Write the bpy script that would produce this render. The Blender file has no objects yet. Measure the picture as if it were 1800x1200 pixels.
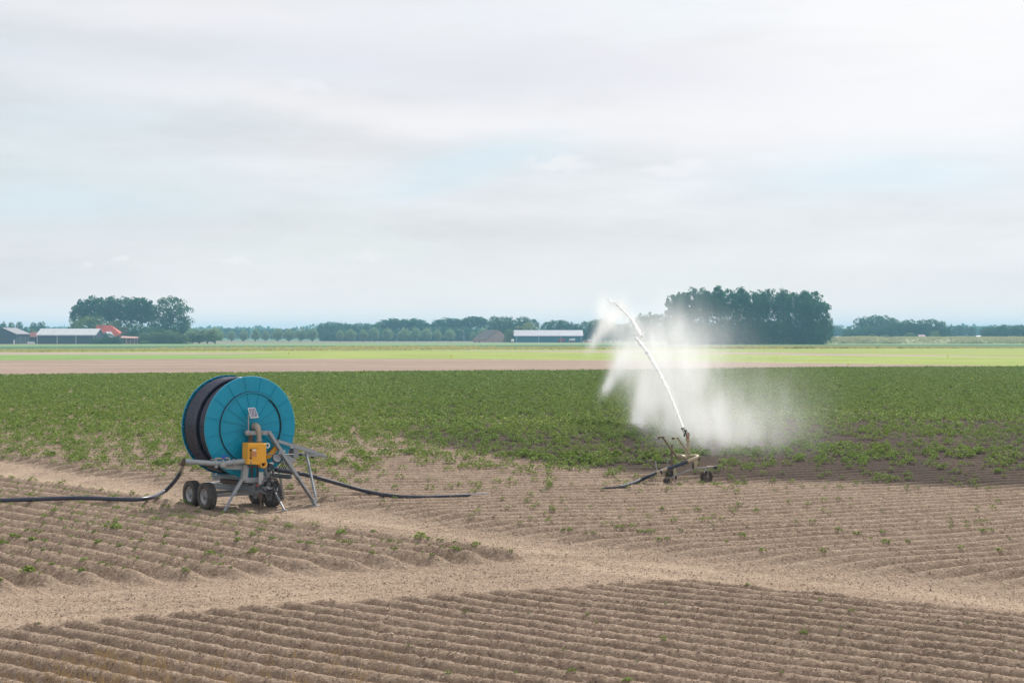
import bpy, math, random
import numpy as np
from mathutils import Vector, Matrix

random.seed(7)
RNG = np.random.default_rng(11)
scene = bpy.context.scene
COL = scene.collection
F, CX, HOR, CAMH = 2400.0, 900.0, 589.0, 5.75   # focal length and horizon in photo pixels, eye height
R = math.radians

# ------------------------------------------------------------------ camera
cam_d = bpy.data.cameras.new('camera')
cam = bpy.data.objects.new('camera', cam_d); COL.objects.link(cam)
cam.location = (0, 0, CAMH)
cam.rotation_euler = (R(90) - math.atan((600 - HOR) / F), 0, 0)
cam_d.sensor_width = 36; cam_d.lens = 36 * F / 1800
cam_d.clip_start = 0.5; cam_d.clip_end = 30000
scene.camera = cam
scene.view_settings.view_transform = 'Standard'
scene.view_settings.look = 'None'
scene.view_settings.exposure = 0.0
scene.view_settings.gamma = 1.0
scene.cycles.volume_bounces = 4
scene.cycles.max_bounces = 8
scene.cycles.diffuse_bounces = 3
scene.cycles.transparent_max_bounces = 16
scene.cycles.use_denoising = True
scene.cycles.volume_step_rate = 1.0
scene.cycles.volume_max_steps = 256

# ------------------------------------------------------------------ geometry of the photograph
def W(px, py, d): return Vector(((px - CX) / F * d, d, CAMH - (py - HOR) / F * d))
def GR(px, py, z=0.0):
    d = F * (CAMH - z) / (py - HOR)
    return Vector(((px - CX) / F * d, d, z))

# ------------------------------------------------------------------ numpy noise
def _hash(ix, iy, seed):
    h = (ix.astype(np.int64) * 374761393 + iy.astype(np.int64) * 668265263 + seed * 1442695041) & 0xffffffff
    h = ((h ^ (h >> 13)) * 1274126177) & 0xffffffff
    h = (h ^ (h >> 16)) & 0xffffffff
    return h.astype(np.float64) / 4294967295.0
def vnoise(x, y, seed=0):
    ix = np.floor(x); iy = np.floor(y)
    fx = x - ix; fy = y - iy
    fx = fx * fx * (3 - 2 * fx); fy = fy * fy * (3 - 2 * fy)
    a = _hash(ix, iy, seed); b = _hash(ix + 1, iy, seed)
    c = _hash(ix, iy + 1, seed); d = _hash(ix + 1, iy + 1, seed)
    return (a + (b - a) * fx) * (1 - fy) + (c + (d - c) * fx) * fy - 0.5
def fbm(x, y, octs=4, seed=0, gain=0.5):
    s = 0; a = 1.0
    for k in range(octs):
        s = s + a * vnoise(x * 2 ** k + 17.3 * k, y * 2 ** k - 9.1 * k, seed + k); a *= gain
    return s
def smooth(x, a, b):
    t = np.clip((x - a) / (b - a), 0, 1)
    return t * t * (3 - 2 * t)

# ------------------------------------------------------------------ field layout
def interp(px, pts):
    xs = [p[0] for p in pts]; ys = [p[1] for p in pts]
    out = np.interp(px, xs, ys)
    lo = ys[0] + (px - xs[0]) * (ys[1] - ys[0]) / (xs[1] - xs[0])
    hi = ys[-1] + (px - xs[-1]) * (ys[-1] - ys[-2]) / (xs[-1] - xs[-2])
    return np.where(px < xs[0], lo, np.where(px > xs[-1], hi, out))
FORE = [(0, 1110), (147, 1100), (294, 1088), (430, 1077), (687, 1065), (811, 1054), (991, 1039.5), (1112, 1033), (1200, 1030), (1255, 1033), (1500, 1060), (1800, 1091)]
WTOP = [(0, 846), (245, 878), (400, 900), (500, 919), (687, 945), (837, 971), (930, 985)]
WLOW = [(0, 1039), (175, 1028), (420, 1018), (560, 1007), (762, 997), (930, 985)]
UPLO = [(0, 813), (105, 833), (210, 850), (297, 862), (400, 876), (480, 886), (550, 893), (650, 907), (725, 919), (912, 956), (1100, 976), (1217, 998), (1372, 1009), (1528, 1029), (1683, 1042), (1800, 1058)]
WETB = [(560, 690), (640, 745), (720, 785), (850, 806), (1000, 830), (1100, 843), (1250, 851), (1500, 857), (1800, 869)]
def dd_of(px, pts): return 13800.0 / np.maximum(interp(px, pts) - HOR, 8)
TF, SF = 0.66, 0.60
TW, SW = 0.86, 0.88
def Gup(x): return 0.2 * x + 2.5 * np.log(np.cosh((x - 2) / 10))
SU = 0.80
def ridge(phase, sharp=1.0):
    c = 0.5 + 0.5 * np.cos(2 * np.pi * phase)
    return c ** sharp
def fields(x, y):
    px = CX + F * x / np.maximum(y, 1)
    wob = 0.9 * vnoise(x * 0.12, y * 0.12, 5) + 0.3 * vnoise(x * .6, y * .6, 6)
    edge = 0.55 * vnoise(x * 1.3, y * 1.3, 3) + 0.5 * vnoise(x * 0.35, y * 0.35, 4)
    dF = dd_of(px, FORE); dT = dd_of(px, WTOP); dL = dd_of(px, WLOW); dU = dd_of(px, UPLO)
    mF = smooth(dF - y + edge * .5, -0.25, 0.45)
    mW = smooth(dT - y + edge * .5, -0.3, 0.5) * smooth(y - dL + edge * .5, -0.3, 0.5) * (px < 960)
    mU = smooth(y - dU + edge, -0.2, 2.6)
    cF = 1 / math.sqrt(1 + TF * TF); cW = 1 / math.sqrt(1 + TW * TW)
    pF = (y + TF * x) * cF / SF + wob * .07
    pW = (y + TW * x) * cW / SW + wob * .06
    pU = (y - Gup(x)) / SU + wob * .07
    return px, mF, mW, mU, pF, pW, pU
def streaks(x, y):
    px = CX + F * x / np.maximum(y, 1); py = HOR + 13800.0 / np.maximum(y, 5)
    c = np.interp(px, [-400, 0, 300, 500, 700, 850, 960, 1180, 1300, 1500, 1800, 2200], [1100, 1068, 1052, 1040, 1028, 1018, 1008, 1014, 1026, 1044, 1076, 1120])
    q = (py - c) / (14 + .05 * np.abs(py - 900))
    return vnoise(q * 5.5, px * .006, 71) + .6 * vnoise(q * 13, px * .02, 72)
def height(x, y, detail=True):
    x = np.asarray(x, float); y = np.asarray(y, float)
    px, mF, mW, mU, pF, pW, pU = fields(x, y)
    ampv = 1 + 0.22 * vnoise(x * .5, y * .5, 41)
    z = mF * 0.25 * ampv * ridge(pF, .8) + mW * 0.27 * (1 - .85 * np.exp(-((x + 9.6) / 2.4) ** 2 - ((y - 44.3) / 1.5) ** 2)) * ampv * ridge(pW, .85) + mU * 0.26 * (1 - .8 * np.exp(-((x - 6.2) / 2.6) ** 2 - ((y - 51.8) / 1.3) ** 2)) * ampv * ridge(pU, .85)
    z = z + 0.05 * fbm(x * .25, y * .25, 2, 21)
    if detail:
        clod = fbm(x * 7, y * 7, 3, 31, .9)
        z = z + (0.017 + 0.004 * (mF + mW) - .009 * mU) * clod
        lump = vnoise(x * 7.5, y * 7.5, 77)
        z = z + (0.12 - .10 * mU - .05 * (mF + mW)) * np.clip(lump - .27, 0, 1)
        # slumped gullies running down the ridge flanks
        z = z + 0.016 * (mF + mW) * vnoise((x - y * .9) * 3.4, (y + x * .66) * 0.8, 52) - .012 * streaks(x, y) * (1 - mF) * (1 - mW) * (1 - mU)
    return z
def wheel_tracks(x, y):
    """dry pale ruts left by tractor tyres, 0..1"""
    px = CX + F * x / np.maximum(y, 1)
    t = np.zeros_like(x)
    py = HOR + 13800.0 / np.maximum(y, 5)
    for off, wid in ((7, 4.5), (-24, 4)):
        line = np.interp(px, [0, 245, 400, 550, 725, 912, 1100, 1372, 1528, 1683, 1800, 2100], [834, 866, 886, 903, 926, 962, 985, 1016, 1036, 1050, 1066, 1102]) 
        if off > 0: c = line
        else: c = np.interp(px, [0, 200, 400, 560, 700, 837, 960, 1060, 1180, 1300, 1500, 1800, 2100], [846, 873, 900, 925, 945, 969, 985, 1000, 1011, 1028, 1046, 1084, 1118])
        w = wid * (0.5 + (py - HOR) / 400)
        t = np.maximum(t, np.exp(-((py - c) / w) ** 2))
    for o in (0, 26, 44):
        c = np.interp(px, [-300, 0, 300, 500, 700, 850, 960, 1030], [1085 + o, 1068 + o * .9, 1052 + o * .7, 1040 + o * .5, 1028 + o * .3, 1018 + o * .1, 1008, 1000])
        t = np.maximum(t, .55 * np.exp(-((py - c) / 6.0) ** 2) * (px < 1040))
    e = np.sqrt(((px - 985) / 60) ** 2 + ((py - 996) / 15) ** 2)
    t = np.maximum(t, .95 * np.exp(-((e - 1) / .14) ** 2) * (px > 960))
    return t

# ------------------------------------------------------------------ materials
def nmat(name):
    m = bpy.data.materials.new(name); m.use_nodes = True
    nt = m.node_tree
    for n in list(nt.nodes): nt.nodes.remove(n)
    out = nt.nodes.new('ShaderNodeOutputMaterial')
    return m, nt, out
def node(nt, t, **kw):
    n = nt.nodes.new(t)
    for k, v in kw.items():
        if k.startswith('i_'): n.inputs[k[2:].replace('_', ' ')].default_value = v
        else: setattr(n, k, v)
    return n
def L(nt, a, b): nt.links.new(a, b)
def mixc(nt, fac, a, b, mode='MIX'):
    m = nt.nodes.new('ShaderNodeMix'); m.data_type = 'RGBA'; m.blend_type = mode
    for i, v in ((0, fac), (6, a), (7, b)):
        if isinstance(v, (int, float)): m.inputs[i].default_value = v
        elif isinstance(v, tuple): m.inputs[i].default_value = (*v, 1) if len(v) == 3 else v
        else: nt.links.new(v, m.inputs[i])
    return m.outputs[2]
def math_(nt, op, a, b=None, c=None, clamp=False):
    m = nt.nodes.new('ShaderNodeMath'); m.operation = op; m.use_clamp = clamp
    for i, v in enumerate((a, b, c)):
        if v is None: continue
        if isinstance(v, (int, float)): m.inputs[i].default_value = v
        else: nt.links.new(v, m.inputs[i])
    return m.outputs[0]
def ramp(nt, fac, lo, hi):
    m = nt.nodes.new('ShaderNodeMapRange'); m.interpolation_type = 'SMOOTHSTEP'
    m.inputs['From Min'].default_value = lo; m.inputs['From Max'].default_value = hi
    nt.links.new(fac, m.inputs['Value']); return m.outputs[0]
def noise(nt, vec, scale, detail=4, rough=.55):
    n = node(nt, 'ShaderNodeTexNoise'); n.inputs['Scale'].default_value = scale
    n.inputs['Detail'].default_value = detail; n.inputs['Roughness'].default_value = rough
    nt.links.new(vec, n.inputs['Vector']); return n.outputs['Fac']
MATS = {}
def paint(name, col, rough=.5, metal=0.0, dirt=(.22, .18, .13), amount=.35, scale=3.0, bump=.15, spec=.5, stretch=(1, 1, 1)):
    """paint, metal or rubber with wear, dust and a slightly uneven surface"""
    if name in MATS: return MATS[name]
    m, nt, out = nmat(name)
    tc = node(nt, 'ShaderNodeTexCoord'); mp = node(nt, 'ShaderNodeMapping'); mp.inputs['Scale'].default_value = stretch
    L(nt, tc.outputs['Object'], mp.inputs['Vector']); v = mp.outputs[0]
    n1 = noise(nt, v, scale, 6, .65); n2 = noise(nt, v, scale * 9, 4, .6)
    f = math_(nt, 'MULTIPLY', ramp(nt, n1, .48, .72), amount)
    c = mixc(nt, f, col, dirt)
    c = mixc(nt, math_(nt, 'MULTIPLY', n2, .5), c, tuple(x * .6 for x in col))
    b = node(nt, 'ShaderNodeBsdfPrincipled'); L(nt, c, b.inputs['Base Color'])
    b.inputs['Metallic'].default_value = metal
    b.inputs['Specular IOR Level'].default_value = spec
    L(nt, math_(nt, 'ADD', math_(nt, 'MULTIPLY', n1, .3), rough - .15, clamp=True), b.inputs['Roughness'])
    bp = node(nt, 'ShaderNodeBump'); bp.inputs['Strength'].default_value = bump; bp.inputs['Distance'].default_value = .01
    L(nt, n2, bp.inputs['Height']); L(nt, bp.outputs[0], b.inputs['Normal'])
    L(nt, b.outputs[0], out.inputs['Surface']); MATS[name] = m; return m
def leaf_mat(name, dark, light, trans=.3, pale=None, nscale=.05):
    m, nt, out = nmat(name)
    at = node(nt, 'ShaderNodeAttribute'); at.attribute_name = 'tint'
    oi = node(nt, 'ShaderNodeObjectInfo')
    geo = node(nt, 'ShaderNodeNewGeometry')
    n = noise(nt, geo.outputs['Position'], nscale, 3, .5)
    f = math_(nt, 'ADD', math_(nt, 'MULTIPLY', at.outputs['Fac'], .7), math_(nt, 'MULTIPLY', oi.outputs['Random'], .3))
    c = mixc(nt, f, dark, light)
    c = mixc(nt, math_(nt, 'MULTIPLY', ramp(nt, n, .35, .65), .4), c, tuple(.5 * (a + b) * k for a, b, k in zip(dark, light, (1.25, 1.05, .8))))
    if pale:
        a2 = node(nt, 'ShaderNodeAttribute'); a2.attribute_name = 'pale'
        c = mixc(nt, a2.outputs['Fac'], c, pale)
    d = node(nt, 'ShaderNodeBsdfPrincipled'); d.inputs['Roughness'].default_value = .75; L(nt, c, d.inputs['Base Color'])
    d.inputs['Specular IOR Level'].default_value = .13
    t = node(nt, 'ShaderNodeBsdfTranslucent'); L(nt, mixc(nt, .5, c, light), t.inputs['Color'])
    ms = node(nt, 'ShaderNodeMixShader'); ms.inputs[0].default_value = trans
    L(nt, d.outputs[0], ms.inputs[1]); L(nt, t.outputs[0], ms.inputs[2]); L(nt, ms.outputs[0], out.inputs['Surface'])
    return m

def soil_mat():
    m, nt, out = nmat('field_soil')
    geo = node(nt, 'ShaderNodeNewGeometry'); p = geo.outputs['Position']
    wet = node(nt, 'ShaderNodeAttribute'); wet.attribute_name = 'wet'
    dust = node(nt, 'ShaderNodeAttribute'); dust.attribute_name = 'dust'
    big = noise(nt, p, .25, 4, .6); mid = noise(nt, p, 3.2, 5, .7); fine = noise(nt, p, 22, 4, .75)
    c = mixc(nt, ramp(nt, mid, .3, .7), (.235, .165, .118), (.36, .270, .192))
    c = mixc(nt, math_(nt, 'MULTIPLY', ramp(nt, big, .4, .65), .3), c, (.42, .31, .235))
    c = mixc(nt, math_(nt, 'MULTIPLY', dust.outputs['Fac'], .7), c, (.49, .37, .268))
    grit = noise(nt, p, 14, 3, .8)
    c = mixc(nt, math_(nt, 'MULTIPLY', ramp(nt, grit, .56, .66), .7), c, (.60, .48, .38))
    c = mixc(nt, math_(nt, 'MULTIPLY', ramp(nt, grit, .44, .34), .75), c, (.085, .06, .047))
    c = mixc(nt, math_(nt, 'MULTIPLY', wet.outputs['Fac'], .93), c, (.074, .053, .042))
    b = node(nt, 'ShaderNodeBsdfPrincipled'); L(nt, c, b.inputs['Base Color'])
    b.inputs['Roughness'].default_value = .95; b.inputs['Specular IOR Level'].default_value = .15
    h = math_(nt, 'ADD', math_(nt, 'MULTIPLY', fine, .5), noise(nt, p, 7, 5, .7))
    bp = node(nt, 'ShaderNodeBump'); bp.inputs['Strength'].default_value = 1.0; bp.inputs['Distance'].default_value = .075
    L(nt, h, bp.inputs['Height']); L(nt, bp.outputs[0], b.inputs['Normal'])
    L(nt, b.outputs[0], out.inputs['Surface']); return m
def band_mat(name, a, b_, scale=.08, speck=None, stretch=(.35, 1, 1), rough=.9):
    m, nt, out = nmat(name)
    geo = node(nt, 'ShaderNodeNewGeometry'); mp = node(nt, 'ShaderNodeMapping'); mp.inputs['Scale'].default_value = stretch
    L(nt, geo.outputs['Position'], mp.inputs['Vector']); v = mp.outputs[0]
    c = mixc(nt, ramp(nt, noise(nt, v, scale, 4, .6), .35, .65), a, b_)
    c = mixc(nt, math_(nt, 'MULTIPLY', ramp(nt, noise(nt, v, scale * 8, 4, .7), .4, .65), .5), c, tuple(.72 * x for x in a))
    if speck: c = mixc(nt, math_(nt, 'MULTIPLY', ramp(nt, noise(nt, v, scale * 22, 3, .7), .56, .7), .8), c, speck)
    b = node(nt, 'ShaderNodeBsdfPrincipled'); L(nt, c, b.inputs['Base Color']); b.inputs['Roughness'].default_value = rough
    b.inputs['Specular IOR Level'].default_value = .1
    bp = node(nt, 'ShaderNodeBump'); bp.inputs['Strength'].default_value = .6; bp.inputs['Distance'].default_value = .3
    L(nt, noise(nt, v, scale * 14, 4, .7), bp.inputs['Height']); L(nt, bp.outputs[0], b.inputs['Normal'])
    L(nt, b.outputs[0], out.inputs['Surface']); return m

# ------------------------------------------------------------------ object helpers
def tag(o, label=None, cat=None, group=None, kind=None):
    if label: o['label'] = label
    if cat: o['category'] = cat
    if group: o['group'] = group
    if kind: o['kind'] = kind
    return o
def empty(name, loc, label, cat, group=None):
    o = bpy.data.objects.new(name, None); COL.objects.link(o); o.location = loc
    o.empty_display_size = .3
    return tag(o, label, cat, group)
class MB:
    def __init__(s): s.v = []; s.f = []; s.sm = []
    def add(s, vs, fs, smooth=False):
        n = len(s.v); s.v += [Vector(v) for v in vs]; s.f += [tuple(i + n for i in f) for f in fs]; s.sm += [smooth] * len(fs); return s
    def hexa(s, b, t):
        """eight corners: bottom loop b, top loop t"""
        return s.add(list(b) + list(t), [(3, 2, 1, 0), (4, 5, 6, 7), (0, 1, 5, 4), (1, 2, 6, 5), (2, 3, 7, 6), (3, 0, 4, 7)])
    def box(s, c, size, ax=None):
        c = Vector(c); X, Y, Z = ax or (Vector((1, 0, 0)), Vector((0, 1, 0)), Vector((0, 0, 1)))
        hx, hy, hz = (k / 2 for k in size)
        q = lambda a, b, d: c + X * a * hx + Y * b * hy + Z * d * hz
        return s.hexa([q(-1, -1, -1), q(1, -1, -1), q(1, 1, -1), q(-1, 1, -1)], [q(-1, -1, 1), q(1, -1, 1), q(1, 1, 1), q(-1, 1, 1)])
    def bar(s, p, q, w, h=None, up=(0, 0, 1), taper=1.0):
        p = Vector(p); q = Vector(q); h = h or w; d = (q - p).normalized(); up = Vector(up)
        if abs(d.dot(up)) > .95: up = Vector((0, 1, 0))
        sx = d.cross(up).normalized(); u = sx.cross(d).normalized()
        k = lambda c, a, b, t: c + sx * a * w / 2 * t + u * b * h / 2 * t
        return s.hexa([k(p, -1, -1, 1), k(p, 1, -1, 1), k(p, 1, 1, 1), k(p, -1, 1, 1)], [k(q, -1, -1, taper), k(q, 1, -1, taper), k(q, 1, 1, taper), k(q, -1, 1, taper)])
    def channel(s, p, q, w, h, up=(0, 0, 1), t=.014):
        """U-section bar: web and two flanges"""
        p = Vector(p); q = Vector(q); d = (q - p).normalized(); up = Vector(up)
        sx = d.cross(up).normalized(); u = sx.cross(d).normalized()
        s.bar(p, q, t, h, up)
        for k in (-1, 1): s.bar(p + u * k * (h - t) / 2 + sx * (w / 2), q + u * k * (h - t) / 2 + sx * (w / 2), w - t - .002, t, up)
        return s
    def prism(s, poly, ext):
        n = len(poly); ext = Vector(ext); poly = [Vector(p) for p in poly]
        return s.add(poly + [p + ext for p in poly], [tuple(range(n))[::-1], tuple(range(n, 2 * n))] + [(i, (i + 1) % n, n + (i + 1) % n, n + i) for i in range(n)])
    def tube(s, pts, r, seg=10, cap=True):
        pts = [Vector(p) for p in pts]; n = len(pts); rs = r if isinstance(r, (list, tuple)) else [r] * n
        ring = []; base = None
        for i, p in enumerate(pts):
            t = (pts[min(i + 1, n - 1)] - pts[max(i - 1, 0)]).normalized()
            if base is None:
                base = t.cross(Vector((0, 0, 1)) if abs(t.z) < .9 else Vector((1, 0, 0))).normalized()
            base = (base - t * base.dot(t)).normalized(); b2 = t.cross(base)
            ring += [p + (base * math.cos(2 * math.pi * k / seg) + b2 * math.sin(2 * math.pi * k / seg)) * rs[i] for k in range(seg)]
        fs = [(i * seg + k, i * seg + (k + 1) % seg, (i + 1) * seg + (k + 1) % seg, (i + 1) * seg + k) for i in range(n - 1) for k in range(seg)]
        s.add(ring, fs, True)
        if cap: s.add(ring[:seg], [tuple(range(seg))[::-1]]); s.add(ring[-seg:], [tuple(range(seg))])
        return s
    def lathe(s, o, n, prof, seg=32, smooth=True, close=False):
        o = Vector(o); n = Vector(n).normalized(); a = n.cross(Vector((0, 0, 1)) if abs(n.z) < .9 else Vector((1, 0, 0))).normalized(); b = n.cross(a)
        vs = [o + n * t + (a * math.cos(2 * math.pi * k / seg) + b * math.sin(2 * math.pi * k / seg)) * r for t, r in prof for k in range(seg)]
        m = len(prof); fs = []
        for i in range(m if close else m - 1):
            j = (i + 1) % m
            fs += [(i * seg + k, j * seg + k, j * seg + (k + 1) % seg, i * seg + (k + 1) % seg) for k in range(seg)]
        return s.add(vs, fs, smooth)
    def torus(s, o, n, Rr, r, seg=96, ms=10):
        return s.lathe(o, n, [(r * math.sin(2 * math.pi * k / ms), Rr + r * math.cos(2 * math.pi * k / ms)) for k in range(ms)], seg, True, True)
    def build(s, name, mat, parent=None, origin=(0, 0, 0)):
        me = bpy.data.meshes.new(name); o0 = Vector(origin)
        me.from_pydata([v - o0 for v in s.v], [], s.f); me.polygons.foreach_set('use_smooth', s.sm)
        me.materials.append(mat); me.update()
        import bmesh
        bm = bmesh.new(); bm.from_mesh(me); bmesh.ops.recalc_face_normals(bm, faces=bm.faces); bm.to_mesh(me); bm.free()
        o = bpy.data.objects.new(name, me); COL.objects.link(o)
        if parent is not None: o.parent = parent
        else: o.location = origin
        return o
def np_mesh(name, verts, faces, mat, attrs=None, smooth=False, parent=None, loc=None, link=True):
    me = bpy.data.meshes.new(name); k = faces.shape[1]; n = len(faces)
    me.vertices.add(len(verts)); me.vertices.foreach_set('co', np.ascontiguousarray(verts, np.float32).ravel())
    me.loops.add(n * k); me.loops.foreach_set('vertex_index', np.ascontiguousarray(faces, np.int32).ravel())
    me.polygons.add(n); me.polygons.foreach_set('loop_start', np.arange(0, n * k, k, dtype=np.int32))
    me.polygons.foreach_set('loop_total', np.full(n, k, np.int32)) if False else None
    me.polygons.foreach_set('use_smooth', np.full(n, smooth, bool))
    for an, av in (attrs or {}).items():
        a = me.attributes.new(an, 'FLOAT', 'POINT'); a.data.foreach_set('value', np.ascontiguousarray(av, np.float32))
    me.materials.append(mat); me.update(calc_edges=True); me.validate()
    if not link: return me
    o = bpy.data.objects.new(name, me); COL.objects.link(o)
    if parent is not None: o.parent = parent
    if loc is not None: o.location = loc
    return o
def leaf_quads(c, size, rng, up=.6, aspect=1.5, fold=.18):
    """one small bent leaf (a kite of four corners) at each centre"""
    n = len(c); nr = rng.normal(size=(n, 3)); nr[:, 2] = np.abs(nr[:, 2]) + up * 2
    nr /= np.linalg.norm(nr, axis=1)[:, None]
    t = rng.normal(size=(n, 3)); t -= nr * (t * nr).sum(1)[:, None]; t /= np.linalg.norm(t, axis=1)[:, None]
    b = np.cross(nr, t); s = (size * rng.uniform(.6, 1.35, n))[:, None] if np.isscalar(size) else (size * rng.uniform(.6, 1.35, n))[:, None]
    v = np.stack([c - t * s * aspect * .5, c + b * s * .5 - nr * s * fold, c + t * s * aspect * .5 - nr * s * fold, c - b * s * .5 - nr * s * fold], 1).reshape(-1, 3)
    f = np.arange(4 * n).reshape(n, 4)
    return v, f

# ------------------------------------------------------------------ ground: potato field with ridges
def build_field():
    ys = np.concatenate([np.arange(14, 20, .09), np.arange(20, 62, .05), np.arange(62, 112, .11), np.arange(112, 262, 1.0)])
    ts = np.linspace(-.475, .475, 1300)
    Y, T = np.meshgrid(ys, ts, indexing='ij'); X = (Y + 10) * T
    jit = 0.0
    Z = np.where(Y < 113, height(X, Y), 0)
    # end the field mesh on its far edge (drop vertices beyond it onto the edge)
    px = CX + F * X / Y; edge = 13800.0 / (interp(px, B0) - HOR)
    Y2 = np.minimum(Y, edge); X2 = X * Y2 / Y
    Z = np.where(Y > edge, 0, Z)
    wetline = interp(px, WETB)
    py = HOR + 13800.0 / Y
    wob = 9 * vnoise(X * .25, Y * .18, 61) + 3 * vnoise(X * 1.4, Y * 1.1, 62)
    wet = smooth(wetline - py + wob, -5, 7) * smooth(px, 560, 800)
    wet *= 1 - .10 * smooth(vnoise(X * .3, Y * .12, 66), .05, .3)
    dust = wheel_tracks(X, Y)
    dust *= (0.6 + .8 * vnoise(X * .9, Y * .9, 63))
    m = fields(X, Y)
    head = (1 - m[1]) * (1 - m[2]) * (1 - m[3])
    dust = np.clip(dust * 1.1 + (.12 + .75 * streaks(X, Y)) * head, 0, 1)
    Z = Z - .035 * wheel_tracks(X, Y) * head
    ny, nx = Y.shape
    keep = int(np.searchsorted(ys, float(edge.max()) + 1.0)) + 1
    X2, Y2, Z, wet, dust = (a[:keep] for a in (X2, Y2, Z, wet, dust)); ny = keep
    v = np.stack([X2, Y2, Z], -1).reshape(-1, 3)
    i = np.arange((ny - 1) * (nx - 1)); r = i // (nx - 1); c = i % (nx - 1); a = r * nx + c
    f = np.stack([a, a + 1, a + nx + 1, a + nx], 1)
    o = np_mesh('ploughed_field', v, f, soil_mat(), {'wet': wet.ravel(), 'dust': dust.ravel()}, smooth=True)
    tag(o, kind='structure')
B0 = [(-700, 667), (0, 660.4), (400, 656.7), (740, 654), (1080, 652), (1440, 647.2), (1800, 645.7), (2500, 642)]
B1 = [(-700, 637), (0, 633), (400, 630.3), (740, 630.5), (1080, 633), (1440, 638), (1800, 643.4), (2500, 641)]
P2 = [(-700, 624), (0, 623.3), (400, 622.9), (495, 620.5), (740, 617.0), (900, 617.8), (1080, 619.6), (1440, 624.5), (1800, 627.6), (2500, 632)]
P1 = [(-700, 619.2), (0, 619.2), (400, 620.2), (495, 620.4), (740, 616.9), (900, 616.4), (1080, 616.6), (1440, 621), (1800, 626.8), (2500, 631.5)]
F2 = [(-700, 619), (0, 618.8), (400, 616.5), (740, 615), (1080, 613.5), (1440, 612.5), (1800, 612), (2500, 612)]
F1 = [(-700, 615), (0, 614.5), (400, 611.8), (740, 610), (1080, 610.5), (1440, 610.5), (1800, 609.7), (2500, 609.5)]
T1 = [(-700, 610), (0, 609), (400, 607.4), (740, 606.8), (1080, 606), (1440, 605.8), (1800, 605.6), (2500, 605.6)]
T0 = [(-700, 606), (0, 605.6), (400, 603.8), (740, 602.4), (1080, 603), (1440, 602.8), (1800, 602.8), (2500, 602.8)]
G0 = [(-700, 600.5), (0, 600.5), (400, 599.6), (740, 599.8), (1080, 599.6), (1440, 599.6), (1800, 599.6), (2500, 599.6)]
def band(name, lo, hi, mat, z=0.0):
    xs = np.unique(np.concatenate([np.linspace(-700, 2500, 33), [495, 740, 900]]))
    a = [GR(x, float(interp(x, lo)), 0) for x in xs]; b = [GR(x, float(interp(x, hi)), 0) for x in xs]
    n = len(xs); vs = [(p.x, p.y, z) for p in a] + [(p.x, p.y, z) for p in b]
    me = bpy.data.meshes.new(name); me.from_pydata(vs, [], [(i, i + 1, n + i + 1, n + i) for i in range(n - 1)])
    me.materials.append(mat); me.update()
    o = bpy.data.objects.new(name, me); COL.objects.link(o); return tag(o, kind='structure')
def build_bands():
    brown = band_mat('bare_soil', (.265, .192, .148), (.335, .248, .195), .05, (.2, .13, .1), (.3, 1, 1))
    pink = band_mat('pale_soil', (.32, .24, .20), (.38, .29, .245), .03)
    yg = band_mat('young_crop', (.23, .27, .055), (.30, .34, .08), .02, (.18, .26, .06))
    lg = band_mat('low_crop', (.15, .26, .06), (.2, .31, .07), .03, (.1, .18, .05))
    tl = band_mat('pale_grass', (.15, .24, .09), (.20, .29, .12), .02)
    td = band_mat('dark_crop', (.055, .12, .045), (.08, .15, .06), .02)
    fr = band_mat('dry_grass', (.34, .34, .14), (.46, .43, .22), .05, (.12, .17, .05))
    gr = band_mat('far_stubble', (.2, .17, .13), (.26, .22, .17), .01)
    band('bare_soil_strip', B0, B1, brown)
    # the young crop is fresh green at right and duller at left, so it is laid as two fields meeting along a line
    band('young_crop_strip', B1, P2, yg_split(yg, lg))
    band('pale_soil_strip', P2, P1, pink)
    band('upper_crop_strip', P1, F2, yg)
    band('dry_verge', F2, F1, fr)
    band('dark_crop_strip', F1, T1, td)
    band('pale_grass_strip', T1, T0, tl)
    band('stubble_strip', T0, G0, gr)
    # the plain under and beyond everything
    def plane(name, x0, x1, y0, y1, z, mat):
        me = bpy.data.meshes.new(name); me.from_pydata([(x0, y0, z), (x1, y0, z), (x1, y1, z), (x0, y1, z)], [], [(0, 1, 2, 3)])
        me.materials.append(mat); o = bpy.data.objects.new(name, me); COL.objects.link(o); tag(o, kind='structure')
    plane('ground', -5000, 5000, -250, 5000, -.5, band_mat('plain', (.10, .16, .06), (.16, .2, .09), .004))
def yg_split(yg, lg):
    m, nt, out = nmat('young_crop_field')
    geo = node(nt, 'ShaderNodeNewGeometry'); sx = node(nt, 'ShaderNodeSeparateXYZ'); L(nt, geo.outputs['Position'], sx.inputs[0])
    q = math_(nt, 'ADD', sx.outputs[0], math_(nt, 'MULTIPLY', sx.outputs[1], .30))
    n = noise(nt, geo.outputs['Position'], .03, 4, .6)
    f = ramp(nt, math_(nt, 'ADD', q, math_(nt, 'MULTIPLY', n, 20)), 30, 75)
    ns = noise(nt, geo.outputs['Position'], .6, 4, .7)
    a = mixc(nt, ramp(nt, n, .35, .65), (.15, .25, .06), (.2, .30, .075)); b = mixc(nt, ramp(nt, n, .35, .65), (.23, .28, .05), (.29, .34, .075))
    c = mixc(nt, f, a, b); c = mixc(nt, math_(nt, 'MULTIPLY', ramp(nt, ns, .45, .65), .4), c, (.14, .2, .05))
    p = node(nt, 'ShaderNodeBsdfPrincipled'); L(nt, c, p.inputs['Base Color']); p.inputs['Roughness'].default_value = .9; p.inputs['Specular IOR Level'].default_value = .1
    L(nt, p.outputs[0], out.inputs['Surface']); return m

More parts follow.
